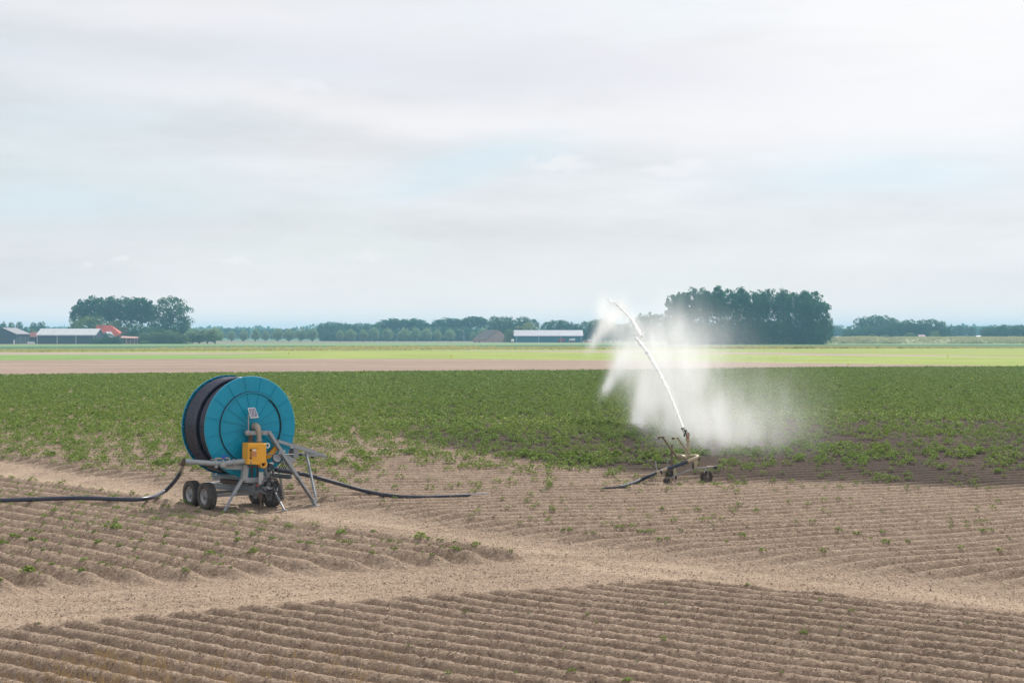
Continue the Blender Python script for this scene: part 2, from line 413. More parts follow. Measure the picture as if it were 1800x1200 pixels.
def build_clods():
    rng = RNG; n = 150000
    d = np.sqrt(rng.uniform(21 ** 2, 58 ** 2, n)) ; d = 21 + (d - 21) * rng.uniform(.45, 1, n); t = rng.uniform(-.42, .42, n); x = d * t
    n = len(x); z = height(x, d); r = .005 + rng.exponential(.0055, n) * (1 - .45 * np.clip(wheel_tracks(x, d), 0, 1)); r = np.minimum(r, .036)
    base = np.array([[1, 0, -.2], [0, 1, -.2], [-1, 0, -.2], [0, -1, -.2], [0, 0, 1.0]])
    v = base[None] + rng.normal(0, .33, (n, 5, 3)); a = rng.uniform(0, 6.28, n); ca, sa = np.cos(a)[:, None], np.sin(a)[:, None]
    v = np.stack([v[..., 0] * ca - v[..., 1] * sa, v[..., 0] * sa + v[..., 1] * ca, v[..., 2] * .9], -1) * r[:, None, None] + np.stack([x, d, z], 1)[:, None]
    i = np.arange(n)[:, None] * 5
    f = np.concatenate([i + [0, 1, 4], i + [1, 2, 4], i + [2, 3, 4], i + [3, 0, 4]], 0)
    px = CX + F * x / d; py = HOR + 13800 / d
    wet = smooth(interp(px, WETB) - py, -3, 6) * smooth(px, 560, 800)
    m, nt, out = nmat('soil_crumbs'); at = node(nt, 'ShaderNodeAttribute'); at.attribute_name = 'tint'; w = node(nt, 'ShaderNodeAttribute'); w.attribute_name = 'wet'
    c = mixc(nt, at.outputs['Fac'], (.24, .17, .13), (.52, .40, .30)); c = mixc(nt, math_(nt, 'MULTIPLY', w.outputs['Fac'], .93), c, (.074, .053, .042))
    b = node(nt, 'ShaderNodeBsdfPrincipled'); L(nt, c, b.inputs['Base Color']); b.inputs['Roughness'].default_value = .95; b.inputs['Specular IOR Level'].default_value = .1; L(nt, b.outputs[0], out.inputs['Surface'])
    o = np_mesh('soil_clods', v.reshape(-1, 3), f, m, {'tint': np.repeat(rng.uniform(0, 1, n) ** 1.3, 5), 'wet': np.repeat(wet, 5)})
    tag(o, 'loose crumbs and small clods of dry soil strewn over the ridges and tracks', 'soil', kind='stuff')

# ------------------------------------------------------------------ potato plants
potato_leaf = leaf_mat('potato_leaf', (.052, .105, .018), (.25, .35, .062), .24, pale=(.36, .45, .12), nscale=.12)
def plant_variant(name, seed, n=46, tall=.2):
    rng = np.random.default_rng(seed)
    a = rng.uniform(0, 2 * np.pi, n); r = np.sqrt(rng.uniform(0, 1, n)) * .5
    z = tall * (1 - (r / .5) ** 2) * rng.uniform(.55, 1.15, n) + .05 + .0 * a
    c = np.stack([r * np.cos(a) * 1.15, r * np.sin(a), z], 1)
    v, f = leaf_quads(c, .17, rng, .45, 1.45, .22)
    # short stalks from the foot to half the leaves
    k = n // 2; st = c[:k]; w = .012
    sv = np.stack([np.zeros((k, 3)) + [-w, 0, -.03], np.zeros((k, 3)) + [w, 0, -.03], st + [w, 0, 0], st - [w, 0, 0]], 1).reshape(-1, 3)
    sf = np.arange(4 * k).reshape(k, 4) + len(v)
    tint = np.repeat(rng.uniform(0, 1, n), 4)
    return np_mesh(name, np.concatenate([v, sv]), np.concatenate([f, sf]), potato_leaf,
                   {'tint': np.concatenate([tint, np.full(4 * k, .2)]), 'pale': np.concatenate([np.repeat((rng.uniform(size=n) < .06) * .6, 4), np.zeros(4 * k)])}, link=False)
def on_rows(n, xlo_px, xhi_px, d0, d1, kind):
    """random points, moved on to the crest of the nearest ridge"""
    rng = RNG
    d = np.sqrt(rng.uniform(d0 ** 2, d1 ** 2, n)); px = rng.uniform(xlo_px, xhi_px, n); x = (px - CX) / F * d; y = d
    for it in range(3):
        _, mF, mW, mU, pF, pW, pU = fields(x, y)
        if kind == 'U': dy = (np.round(pU) - pU) * SU
        elif kind == 'W': dy = (np.round(pW) - pW) * SW * math.sqrt(1 + TW * TW)
        else: dy = (np.round(pF) - pF) * SF * math.sqrt(1 + TF * TF)
        y = y + dy * .9
    return x, y
def build_plants():
    P = []   # x, y, size, region
    rng = RNG
    # wedge between the two tracks
    x, y = on_rows(2600, -150, 930, 30, 56, 'W'); px, mF, mW, mU, *_ = fields(x, y)
    dens = .5 + .6 * vnoise(x * .35, y * .35, 90) 
    ok = (mW > .8) & (rng.uniform(size=len(x)) < dens)
    for a, b in zip(x[ok], y[ok]): P.append((a, b, min(.30, .08 + rng.exponential(.05)), 'W'))
    # foreground ridges: very few small sprouts
    x, y = on_rows(110, -100, 1950, 20, 33, 'F'); px, mF, *_ = fields(x, y); ok = mF > .8
    for k, (a, b) in enumerate(zip(x[ok], y[ok])):
        if k < 34: P.append((a, b, rng.uniform(.06, .15), 'F'))
    # upper field, sparse near its lower edge
    n = 26000
    x, y = on_rows(n, -150, 1950, 33, 70, 'U'); px, mF, mW, mU, *_ = fields(x, y); py = HOR + 13800 / y
    top = np.interp(px, [0, 300, 500, 700, 900, 1100, 1250, 1400, 1600, 1800], [815, 822, 815, 806, 812, 812, 806, 796, 795, 800])
    bot = np.interp(px, [0, 200, 320, 560, 700, 900, 1100, 1400, 1800], [828, 855, 880, 905, 905, 900, 900, 895, 905])
    lim = np.interp(px, [0, 300, 560, 700, 900, 1100, 1300, 1800], [830, 862, 905, 925, 942, 968, 985, 1000])
    g = np.clip((py - top) / (bot - top), 0, 1)
    # plants per m2 on the ridges: 2.4 under full canopy thinning out to 0.05
    want = 3.4 * np.exp(-2.1 * g) * (g < 1) + np.where(g >= 1, .9, 0) 
    want *= 1 - .3 * smooth(px, 1020, 1150) * (g > .02)
    want *= np.clip((1.0 + 1.8 * vnoise(x * .3, y * .3, 95)), .1, 2)
    have = n / ((70 ** 2 - 33 ** 2) * .4375)
    ok = (rng.uniform(size=n) < want / have) & (mU > .7) & (py < lim) & (py > top - 3)
    for a, b, gg in zip(x[ok], y[ok], g[ok]):
        P.append((a, b, (.44 - .27 * min(gg * 1.1, 1)) * rng.uniform(.5, 1.3), 'U'))
    # full canopy
    x, y = on_rows(150000, -260, 2060, 52, 262, 'U'); 
    px = CX + F * x / y; py = HOR + 13800 / y
    top = np.interp(px, [0, 300, 500, 700, 900, 1100, 1250, 1400, 1600, 1800], [815, 822, 815, 806, 812, 812, 806, 796, 795, 800])
    thin = np.clip((py - (top - 62)) / 62, 0, 1)
    bare = vnoise(x * .11, y * .06, 101) + .6 * vnoise(x * .5, y * .3, 102)
    right = smooth(px, 1250, 1450)
    keep_p = 1 - .62 * thin ** 1.3 - .38 * smooth(bare, .26, .45) * smooth(py, 690, 730)
    keep_p -= .5 * right * smooth(py, 742, 750) * (1 - smooth(py, 752, 758)) * smooth(vnoise(x * .08, y * .2, 104), -.1, .1)
    keep_p -= .22 * right * smooth(py, 758, 790)
    ok = (py < top) & (y < 13800 / (interp(px, B0) - HOR) - 1.0) & (rng.uniform(size=len(x)) < keep_p) & (py > 600)
    # keep the density of nearer rows at about 2.7 plants to the square metre
    tot = (262 ** 2 - 52 ** 2) * .483
    dens = 150000 / tot
    cx, cy = x[ok], y[ok]
    # individuals: the nearest 300
    P.sort(key=lambda p: p[1])
    near, rest = P[:292], P[292:]
    var = [plant_variant('potato_plant', 200 + k, 54, .40) for k in range(7)] 
    spr = [plant_variant('potato_plant', 300 + k, 36, .36) for k in range(5)]
    info = {
        'W': ('low green potato sprout on the ridges of the wedge between the two pale tracks', 'potato sprouts in the wedge between the tracks'),
        'F': ('tiny green potato sprout on the bare foreground ridges below the pale track', 'potato sprouts on the foreground ridges'),
        'U': ('small leafy potato plant on the thinly grown ridges above the pale track', 'scattered potato plants above the track')}
    X = np.array([p[0] for p in near]); Y = np.array([p[1] for p in near]); Z = height(X, Y)
    for (a, b, s, reg), z in zip(near, Z):
        me = random.choice(spr if s < .25 else var)
        o = bpy.data.objects.new('potato_plant', me); COL.objects.link(o)
        o.location = (a, b, float(z) - .01); o.scale = (s * 1.2, s * 1.1, s * random.uniform(.85, 1.3)); o.rotation_euler = (0, 0, random.uniform(0, 6.28))
        tag(o, info[reg][0], 'potato plant', info[reg][1])
    # everything else as one mass
    rx = np.array([p[0] for p in rest]); ry = np.array([p[1] for p in rest]); rs = np.array([p[2] for p in rest])
    ax = np.concatenate([rx, cx]); ay = np.concatenate([ry, cy])
    cs = rng.uniform(.32, .52, len(cx)) * (1 - .22 * thin[ok])
    asz = np.concatenate([rs, cs]); 
    az = np.where(ay < 112, height(ax, ay, False), .1)
    V = []; Fq = []; TI = []; PA = []; nv = 0
    for lo, hi, nl, ls in ((0, 64, 40, .16), (64, 82, 30, .16), (82, 120, 18, .21), (120, 175, 11, .30), (175, 300, 8, .39)):
        s = (ay >= lo) & (ay < hi); n = s.sum()
        if n == 0: continue
        X = np.repeat(ax[s], nl); Y = np.repeat(ay[s], nl); Z = np.repeat(az[s], nl); S = np.repeat(asz[s], nl)
        a = rng.uniform(0, 2 * np.pi, n * nl); r = np.sqrt(rng.uniform(0, 1, n * nl)) * .5
        h = (.36 * (1 - (r / .5) ** 2) * rng.uniform(.5, 1.2, n * nl) + .06)
        c = np.stack([X + r * np.cos(a) * S * 1.1, Y + r * np.sin(a) * S * 1.05, Z + h * S * 1.3], 1)
        v, f = leaf_quads(c, ls * S, rng, .5, 1.4, .2)
        V.append(v); Fq.append(f + nv); nv += len(v)
        ti = np.repeat(rng.uniform(0, 1, n), nl) * .35 + rng.uniform(0, .65, n * nl)
        ly = 13800 / Y + HOR; lpx = CX + F * X / Y
        ybar = np.interp(lpx, [0, 600, 1000, 1300, 1800], [775, 752, 745, 745, 738]); 
        pb = np.exp(-((ly - ybar - 10 * vnoise(X * .1, Y * .1, 120)) / 14) ** 2) * np.interp(lpx, [0, 500, 800, 1800], [.25, .6, 1, 1]) * (.6 + vnoise(X * .25, Y * .2, 121))
        pa = (rng.uniform(size=n * nl) < np.clip(.02 + .5 * pb, 0, 1)) * rng.uniform(.3, 1, n * nl)
        TI.append(np.repeat(ti, 4)); PA.append(np.repeat(pa, 4))
    o = np_mesh('potato_crop', np.concatenate(V), np.concatenate(Fq), potato_leaf, {'tint': np.concatenate(TI), 'pale': np.concatenate(PA)})
    tag(o, 'dense green potato crop covering the middle of the field in rows', 'potato crop', kind='stuff')

# ------------------------------------------------------------------ grass along the verges
def build_grass():
    rng = RNG
    gm = leaf_mat('verge_grass', (.22, .25, .08), (.50, .47, .2), .3)
    V = []; n = 9000
    px = rng.uniform(-200, 2000, n); lo = interp(px, F2); hi = interp(px, F1)
    py = lo - rng.uniform(0, 1, n) ** 1.6 * (lo - hi)
    d = 13800 / (py - HOR); x = (px - CX) / F * d
    h = (.35 + .9 * np.clip(vnoise(x * .03, d * .01, 140) + .3, 0, 1)) * rng.uniform(.6, 1.3, n); w = h * rng.uniform(.6, 1.4, n)
    a = rng.uniform(-.6, .6, n); cx, sx = np.cos(a) * w, np.sin(a) * w
    b0 = np.stack([x - cx, d - sx, np.zeros(n)], 1); b1 = np.stack([x + cx, d + sx, np.zeros(n)], 1)
    t = np.stack([rng.normal(0, .2, n), rng.normal(0, .2, n), h], 1)
    v = np.stack([b0, b1, (b1 * .4 + b0 * .6) + t + [.3, 0, 0] * rng.uniform(-1, 1, (n, 1)), (b0 * .9 + b1 * .1) + t * .8], 1).reshape(-1, 3)
    o = np_mesh('verge_grass', v, np.arange(4 * n).reshape(n, 4), gm, {'tint': np.repeat(rng.uniform(0, 1, n), 4)})
    tag(o, 'rough dry grass growing along the far field edge', 'grass', kind='stuff')
    # sparse tufts and dry weeds at the very bottom of the field
    n = 260; px = rng.normal(150, 90, n); px[::3] = rng.uniform(250, 700, len(px[::3])); d = rng.uniform(21.5, 23.6, n); x = (px - CX) / F * d
    z = height(x, d); k = 5
    X = np.repeat(x, k) + rng.normal(0, .05, n * k); Y = np.repeat(d, k) + rng.normal(0, .05, n * k); Z = np.repeat(z, k)
    hh = rng.uniform(.05, .2, n * k); lean = rng.normal(0, .05, (n * k, 2)); w = .004
    v = np.stack([np.stack([X - w, Y, Z], 1), np.stack([X + w, Y, Z], 1), np.stack([X + lean[:, 0] + w * .5, Y + lean[:, 1], Z + hh], 1), np.stack([X + lean[:, 0] - w * .5, Y + lean[:, 1], Z + hh], 1)], 1).reshape(-1, 3)
    o = np_mesh('dry_weeds', v, np.arange(4 * n * k).reshape(-1, 4), leaf_mat('dry_weed', (.3, .2, .09), (.45, .32, .15), .1), {'tint': np.repeat(rng.uniform(0, 1, n * k), 4)})
    tag(o, 'thin dry weed stalks on the nearest ridges at lower left', 'weeds', kind='stuff')

# ------------------------------------------------------------------ trees
bark = paint('bark', (.09, .07, .055), .9, bump=.4, scale=.8)
LEAF = {
    'poplar': leaf_mat('poplar_leaf', (.020, .080, .045), (.065, .20, .10), .38),
    'broad': leaf_mat('broad_leaf', (.024, .078, .040), (.075, .19, .08), .38),
    'willow': leaf_mat('willow_leaf', (.15, .24, .13), (.32, .43, .24), .42),
    'shrub': leaf_mat('shrub_leaf', (.075, .14, .045), (.19, .28, .09), .3),
    'yellow': leaf_mat('yellow_leaf', (.14, .19, .045), (.28, .33, .09), .3)}
def crown_mesh(kind, seed, clumps, leaves, lsize, shape, crad, mat):
    """unit tree, height 1 and width 1: leaves gathered in many small clumps"""
    rng = np.random.default_rng(seed); C = []; k = 0
    while len(C) < clumps and k < 40000:
        k += 1; p = rng.uniform(-.5, .5, 3); p[2] += .5
        rr = math.hypot(p[0], p[1]) * 2; w, dens = shape(p[2], math.atan2(p[1], p[0]), rng)
        if w <= 0 or rr > w: continue
        if rng.uniform() > dens * (.35 + .65 * (rr / w) ** 1.5): continue
        C.append((p * [1, 1, 1], rr / w))
    V = []; T = []
    for p, e in C:
        n = leaves; rad = crad * rng.uniform(.6, 1.35)
        q = rng.normal(size=(n, 3)); q /= np.linalg.norm(q, axis=1)[:, None]; q *= rad * rng.uniform(.45, 1.05, (n, 1)) ** .6
        q[:, 2] *= .8
        V.append(p + q * ([1.6, 1.6, 1] if kind != 'poplar' else [2.3, 2.3, 1])); T.append(np.clip(rng.uniform(.1, .7) + rng.normal(0, .15, n), 0, 1))
    c = np.concatenate(V)
    ok = c[:, 2] > .005
    c = c[ok]; t = np.concatenate(T)[ok]
    v, f = leaf_quads(c, lsize, rng, .15, 1.2, .12)
    if kind == 'poplar': 
        cc = np.repeat(c, 4, 0); v = cc + (v - cc) * [2.2, 2.2, 1]
    return np_mesh('crown', v, f, mat, {'tint': np.repeat(t, 4)}, link=False)
def trunk_mesh(seed, top, r, limbs, spread, wide=1.0):
    rng = random.Random(seed); m = MB()
    pts = [Vector((rng.uniform(-.01, .01) * i, rng.uniform(-.01, .01) * i, top * i / 5 - (.01 if i == 0 else 0))) for i in range(6)]
    m.tube(pts, [r * (1.25 if i == 0 else 1 - .13 * i) for i in range(6)], 8)
    for k in range(limbs):
        i = rng.randint(1, 4); a = rng.uniform(0, 6.28); p = pts[i]
        e = Vector((math.cos(a) * spread * rng.uniform(.5, 1), math.sin(a) * spread * rng.uniform(.5, 1), rng.uniform(.12, .3)))
        m.tube([p, p + e * .5 + Vector((0, 0, -.02)), p + e], [r * .5, r * .35, r * .12], 5)
    me = bpy.data.meshes.new('trunk'); me.from_pydata(m.v, [], m.f); me.polygons.foreach_set('use_smooth', [True] * len(m.f)); me.materials.append(bark); me.update(); return me
def sh_poplar(z, a, rng):
    if z < .2 or z > .99: return 0, 0
    w = (.55 + .5 * smooth(z, .3, .62)) * math.sqrt(max(0, 1 - max(0, (z - .68) / .32) ** 2.2)) * (1 + .14 * math.sin(3 * a + z * 9))
    return float(w), float(.36 + .64 * smooth(z, .42, .62))
def sh_broad(z, a, rng):
    if z < .08 or z > .99: return 0, 0
    w = math.sqrt(max(0, 1 - abs((z - .5) / .5) ** 2.6)) * (1 + .12 * math.sin(2 * a + z * 7))
    return w, 1
def sh_pollard(z, a, rng):
    if z < .1: return 0, 0
    t = (z - .1) / .9
    return (max(0, math.sin(math.pi * t ** .82)) ** .62) * (1 + .08 * math.sin(5 * a)), 1
def sh_shrub(z, a, rng):
    if z > .98: return 0, 0
    return math.sqrt(max(0, 1 - z ** 2.4)) * (1 + .15 * math.sin(3 * a + 4 * z)), 1
KIND = {
    'poplar': [(crown_mesh('poplar', 10 + k, 108, 32, .028, sh_poplar, .055, LEAF['poplar']), trunk_mesh(k, .8, .016, 12, .3)) for k in range(5)],
    'broad': [(crown_mesh('broad', 30 + k, 190, 32, .036, sh_broad, .075, LEAF['broad']), trunk_mesh(20 + k, .6, .025, 10, .3)) for k in range(4)],
    'willow': [(crown_mesh('willow', 50 + k, 170, 28, .045, sh_pollard, .085, LEAF['willow']), trunk_mesh(40 + k, .5, .035, 8, .3)) for k in range(4)],
    'shrub': [(crown_mesh('shrub', 70 + k, 150, 28, .045, sh_shrub, .085, LEAF['shrub']), trunk_mesh(60 + k, .4, .025, 8, .3)) for k in range(3)],
    'dshrub': [(crown_mesh('shrub', 90 + k, 150, 28, .045, sh_shrub, .085, LEAF['broad']), trunk_mesh(80 + k, .4, .025, 8, .3)) for k in range(2)],
    'yellow': [(crown_mesh('broad', 95, 110, 30, .04, sh_shrub, .08, LEAF['yellow']), trunk_mesh(90, .5, .025, 8, .3))]}
NAME = {'poplar': ('poplar_tree', 'poplar'), 'broad': ('broadleaf_tree', 'tree'), 'willow': ('willow_tree', 'willow'), 'shrub': ('shrub', 'shrub'), 'dshrub': ('shrub', 'shrub'), 'yellow': ('broadleaf_tree', 'tree')}
def tree(kind, px, wpx, top, d, label, group=None):
    crown, trunk = random.choice(KIND[kind])
    h = CAMH - (top - HOR) / F * d; w = wpx / F * d
    o = empty(NAME[kind][0], ((px - CX) / F * d, d, 0), label, NAME[kind][1], group)
    o.scale = (w, w, h); o.rotation_euler = (0, 0, random.uniform(0, 6.28))
    for nm, me in (('crown', crown), ('trunk', trunk)):
        c = bpy.data.objects.new(nm, me); COL.objects.link(c); c.parent = o
def build_trees():
    rd = random.uniform
    # big clump right of the water jet
    tops = [(1184, 32, 516), (1200, 28, 509), (1217, 28, 506), (1236, 28, 506), (1249, 26, 504), (1264, 28, 503), (1283, 30, 508), (1300, 30, 507), (1321, 30, 508), (1338, 28, 506), (1355, 30, 509), (1375, 30, 509), (1396, 30, 507), (1414, 30, 512), (1432, 34, 514), (1443, 30, 528)]
    for k, (x, w, t) in enumerate(tops):
        tree('poplar', x + rd(-2, 2), w * rd(.88, 1.1), t + rd(-2, 5), 866 + (k % 3) * 9, 'tall dark poplar in the front row of the big clump right of the water jet', 'poplars in the front row of the big clump')
    for k in range(7):
        tree('poplar', 1196 + k * 36 + rd(-3, 3), 30, 513 + rd(-3, 5), 905 + rd(0, 20), 'tall dark poplar behind the front row of the big clump right of the water jet', 'poplars in the back of the big clump')
    for k in range(19):
        tree('dshrub', 1186 + k * 14 + rd(-3, 3), rd(24, 34), rd(562, 576), 855 + rd(-2, 12), 'dark bush at the foot of the big poplar clump', 'bushes under the big poplar clump')
    for k in range(13):
        tree('broad', 1192 + k * 20 + rd(-3, 3), rd(24, 36), rd(543, 574), 880 + rd(-4, 8), 'low dark tree filling the space under the tall poplars', 'low trees under the big poplar clump')
    tree('broad', 1452, 26, 553, 868, 'low rounded tree at the right end of the big poplar clump')
    for k, (x, w, t) in enumerate([(1127, 26, 551), (1142, 30, 549), (1160, 30, 551), (1176, 26, 553)]):
        tree('broad', x, w, t, 900 + k * 3, 'dark rounded tree behind the spray just left of the big poplar clump', 'low trees behind the spray')
    # farm at left
    for k, (x, w, t) in enumerate([(138, 24, 533), (150, 26, 523), (166, 28, 519), (184, 28, 519), (201, 26, 520), (217, 26, 521), (233, 26, 522), (248, 34, 520), (262, 22, 531)]):
        tree('poplar', x, w * 1.15, t, 960 + (k % 3) * 7, 'tall poplar in the row behind the red-roofed farmhouse', 'poplars behind the farmhouse')
    tree('broad', 301, 66, 520, 965, 'largest round tree, right of the poplars behind the farm')
    tree('broad', 324, 22, 566, 960, 'small dark tree at the right foot of the largest round tree')
    tree('shrub', 158, 78, 555, 940, 'broad pale green willow between the long barn and the poplars')
    tree('shrub', 132, 32, 566, 942, 'small rounded pale green tree at the left foot of the broad willow')
    tree('shrub', 198, 36, 561, 944, 'green rounded tree behind the red tiled roof')
    for x, w, t in [(225, 30, 570), (241, 30, 572), (262, 36, 572), (279, 30, 575), (232, 24, 578)]:
        tree('dshrub', x, w, t, 930, 'dark green bush below the poplars right of the farmhouse', 'dark bushes right of the farmhouse')
    for x, w, t in [(256, 26, 583), (268, 30, 582), (283, 30, 584), (296, 30, 580), (310, 26, 583), (322, 22, 588)]:
        tree('shrub', x, w, t, 905, 'pale green bush in front of the farm trees right of the veranda', 'pale bushes right of the veranda')
    tree('shrub', 254, 16, 598, 893, 'smallest rounded bush on the grass beside the veranda')
    for x, w, t in [(338, 26, 578), (350, 28, 579), (364, 30, 578), (378, 30, 576)]:
        tree('willow', x, w, t - 1, 915, 'leafy grey-green willow right of the farm, touching its neighbours', 'willows right of the farm')
    tree('dshrub', 171, 24, 593, 888, 'dark bush in front of the right end of the long barn')
    tree('dshrub', 192, 24, 586, 886, 'dark green bush between the long barn and the farmhouse')
    tree('dshrub', 208, 14, 589, 887, 'narrow dark shrub in front of the red tiled roof')
    for x, w, t in [(6, 13, 565), (20, 12, 566), (34, 13, 565), (45, 8, 574), (59, 14, 566), (73, 15, 565)]:
        tree('broad', x, w, t, 1130, 'rounded tree rising behind the two dark barns at left', 'trees behind the barns at left')
    tree('shrub', 57, 22, 577, 1100, 'low pale bush in the gap between the two dark barns')
    # pollard willows
    xs = [(407, 15, 582), (428, 16, 580), (449, 17, 578), (467, 13, 582), (488, 19, 577), (508, 19, 578), (529, 19, 576), (549, 20, 576)]
    for x, w, t in xs: tree('willow', x, w * .98, t - 1, 1235, 'egg-shaped pollard willow in the row left of the dark wood', 'pollard willows left of the wood')
    xs = [(598, 14, 581), (617, 19, 578), (639, 16, 579), (658, 19, 576), (681, 19, 577), (710, 20, 577), (730, 19, 576), (750, 20, 577), (769, 14, 579), (791, 19, 579), (832, 12, 583), (849, 19, 577)]
    for x, w, t in xs: tree('willow', x, w * .98, t - 1, 1215, 'egg-shaped pollard willow standing in front of the dark wood', 'pollard willows in front of the wood')
    for x in [390, 400, 408, 416, 424, 435, 452, 461, 470, 478, 494, 503, 515, 535, 541, 560]:
        tree('broad', x + rd(-1, 1), rd(9, 13), 575 + rd(0, 3), 1700, 'small hazy tree in the distance behind the pollard row', 'hazy trees behind the pollard row')
    # the wood in the middle
    for x, w, t in [(570, 28, 567), (583, 30, 565), (600, 28, 567), (612, 26, 569), (630, 26, 567), (648, 26, 568), (661, 20, 569)]:
        tree('broad', x, w, t, 1330 + rd(0, 40), 'rounded dark tree in the wood behind the pollard willows', 'rounded trees of the middle wood')
    for x, w, t in [(676, 26, 562), (690, 24, 559), (704, 24, 561), (718, 24, 559), (732, 24, 559), (744, 20, 565)]:
        tree('poplar', x, w * 1.3, t, 1350 + rd(0, 30), 'taller dark tree on the crest of the middle wood', 'tall trees of the middle wood')
    for k in range(18):
        tree('dshrub', 572 + k * 10.5 + rd(-3, 3), 20, 580 + rd(-3, 4), 1320, 'dark bush under the trees of the middle wood', 'bushes of the middle wood')
    for x, w, t in [(770, 22, 562), (783, 24, 558), (800, 24, 560), (815, 20, 561), (830, 26, 554), (844, 22, 557)]:
        tree('poplar', x, w * 1.35, t, 1340 + rd(0, 30), 'dark tree left of the brick farmhouse with the sky above it', 'tall trees left of the brick farmhouse')
    for x in [758, 772, 786, 800, 814, 828, 842, 856]:
        tree('dshrub', x, 24, 576 + rd(-3, 3), 1325, 'dark bush below the trees left of the brick farmhouse', 'bushes left of the brick farmhouse')
    for x, w, t in [(868, 24, 555), (880, 26, 556), (893, 24, 556), (908, 26, 559), (920, 26, 556), (935, 24, 560)]:
        tree('broad', x, w, t, 1200 + rd(0, 30), 'dark tree behind the brick farmhouse and the left end of the blue barn', 'trees behind the brick farmhouse')
    tree('yellow', 927, 44, 565, 1130, 'yellowish green rounded tree above the left half of the blue barn')
    tree('shrub', 895, 20, 578, 1090, 'pale green bush between the brick farmhouse and the blue barn')
    for x, w, t in [(963, 24, 565), (975, 28, 562), (990, 28, 562), (1003, 24, 566), (1015, 16, 568)]:
        tree('broad', x, w, t, 1180 + rd(0, 20), 'dark rounded tree above the right half of the blue barn', 'trees above the right half of the blue barn')
    for x, w, t in [(1030, 24, 564), (1045, 26, 561), (1060, 28, 560), (1078, 28, 566), (1095, 28, 568), (1110, 26, 566)]:
        tree('broad', x, w, t, 1120 + rd(0, 20), 'dark tree between the blue barn and the water jet', 'trees between the blue barn and the jet')
    # right edge
    for x, w, t in [(1460, 20, 572), (1474, 22, 571), (1466, 16, 583)]:
        tree('broad', x, w, t, 1700, 'hazy tree just right of the big poplar clump', 'hazy trees right of the big clump')
    for x, w, t in [(1495, 18, 572), (1512, 26, 558), (1524, 24, 556), (1538, 30, 553), (1552, 28, 554), (1566, 26, 558)]:
        tree('broad', x, w, t, 1250 + rd(0, 20), 'tree in the highest part of the wood behind the grassy bank', 'highest trees behind the bank')
    for x, w, t in [(1490, 20, 577), (1505, 22, 578), (1522, 26, 573), (1540, 28, 574), (1558, 26, 570), (1575, 30, 562), (1589, 26, 566), (1605, 26, 567), (1622, 28, 561), (1637, 30, 560), (1653, 24, 564), (1663, 20, 574), (1598, 26, 561)]:
        tree('broad', x, w, t, 1190 + rd(0, 20), 'dark rounded tree in the front of the wood behind the grassy bank', 'front trees behind the bank')
    for x, w, t in [(1643, 18, 580), (1555, 20, 587), (1534, 18, 586), (1600, 22, 584)]:
        tree('shrub', x, w, t, 1165, 'paler bush at the foot of the wood behind the grassy bank', 'pale bushes behind the bank')
    for x, w, t in [(1672, 16, 570), (1684, 20, 571), (1697, 22, 571), (1708, 16, 573)]:
        tree('broad', x, w, t, 1500, 'hazy blue tree right of the wood behind the bank', 'hazy trees right of the wood')
    for x in range(1708, 1740, 7):
        tree('broad', x, 11, 573 + rd(-1, 1), 2100, 'faint far tree in the gap near the right edge', 'faint far trees near the right edge')
    for x, w, t in [(1733, 20, 575), (1747, 24, 571), (1762, 24, 570), (1778, 24, 571), (1793, 24, 570), (1808, 26, 572), (1825, 26, 570)]:
        tree('broad', x, w, t, 1180 + rd(0, 10), 'dark rounded tree of the hedge at the right edge behind the bank', 'hedge trees at the right edge')
    # woods on the horizon that read as one mass
    rng = RNG; n = 9000
    px = rng.uniform(-500, 2300, n); d = rng.uniform(2600, 2900, n); x = (px - CX) / F * d
    h = 20 + 12 * vnoise(px * .02, px * 0, 150) + 8 * vnoise(px * .1, px * 0, 151)
    c = np.stack([x, d, rng.uniform(0, 1, n) ** .7 * h], 1); v, f = leaf_quads(c, 7.0, rng, .1, 1.2, .1)
    o = np_mesh('distant_woods', v, f, LEAF['broad'], {'tint': np.repeat(rng.uniform(0, 1, n), 4)})
    tag(o, 'faint hazy woods along the whole horizon', 'woods', kind='stuff')

# ------------------------------------------------------------------ far buildings
wall_dark = paint('dark_cladding', (.045, .065, .085), .6, stretch=(4, 4, .4), amount=.2)
wall_blue = paint('blue_cladding', (.006, .14, .19), .55, stretch=(4, 4, .4), amount=.2)
roof_pale = paint('pale_roof', (.55, .55, .56), .6, amount=.3, scale=.2, stretch=(3, .3, 1))
roof_grey = paint('grey_roof', (.20, .19, .21), .7, amount=.2, scale=.2)
roof_lil = paint('bluish_roof', (.42, .42, .48), .6, amount=.2, scale=.2)
white = paint('white_paint', (.8, .8, .78), .5, amount=.2)
tile_or = paint('orange_tiles', (.60, .095, .05), .8, amount=.25, scale=.3)
tile_rd = paint('red_tiles', (.30, .09, .08), .8, amount=.25, scale=.3)
tile_br = paint('brown_tiles', (.12, .08, .075), .8, amount=.25, scale=.3)
brick = paint('brick', (.50, .33, .28), .85, amount=.3, scale=.3)
redmach = paint('red_machine', (.45, .03, .03), .5, amount=.3)
dkglass = paint('dark_glass', (.02, .025, .03), .2, amount=.1)
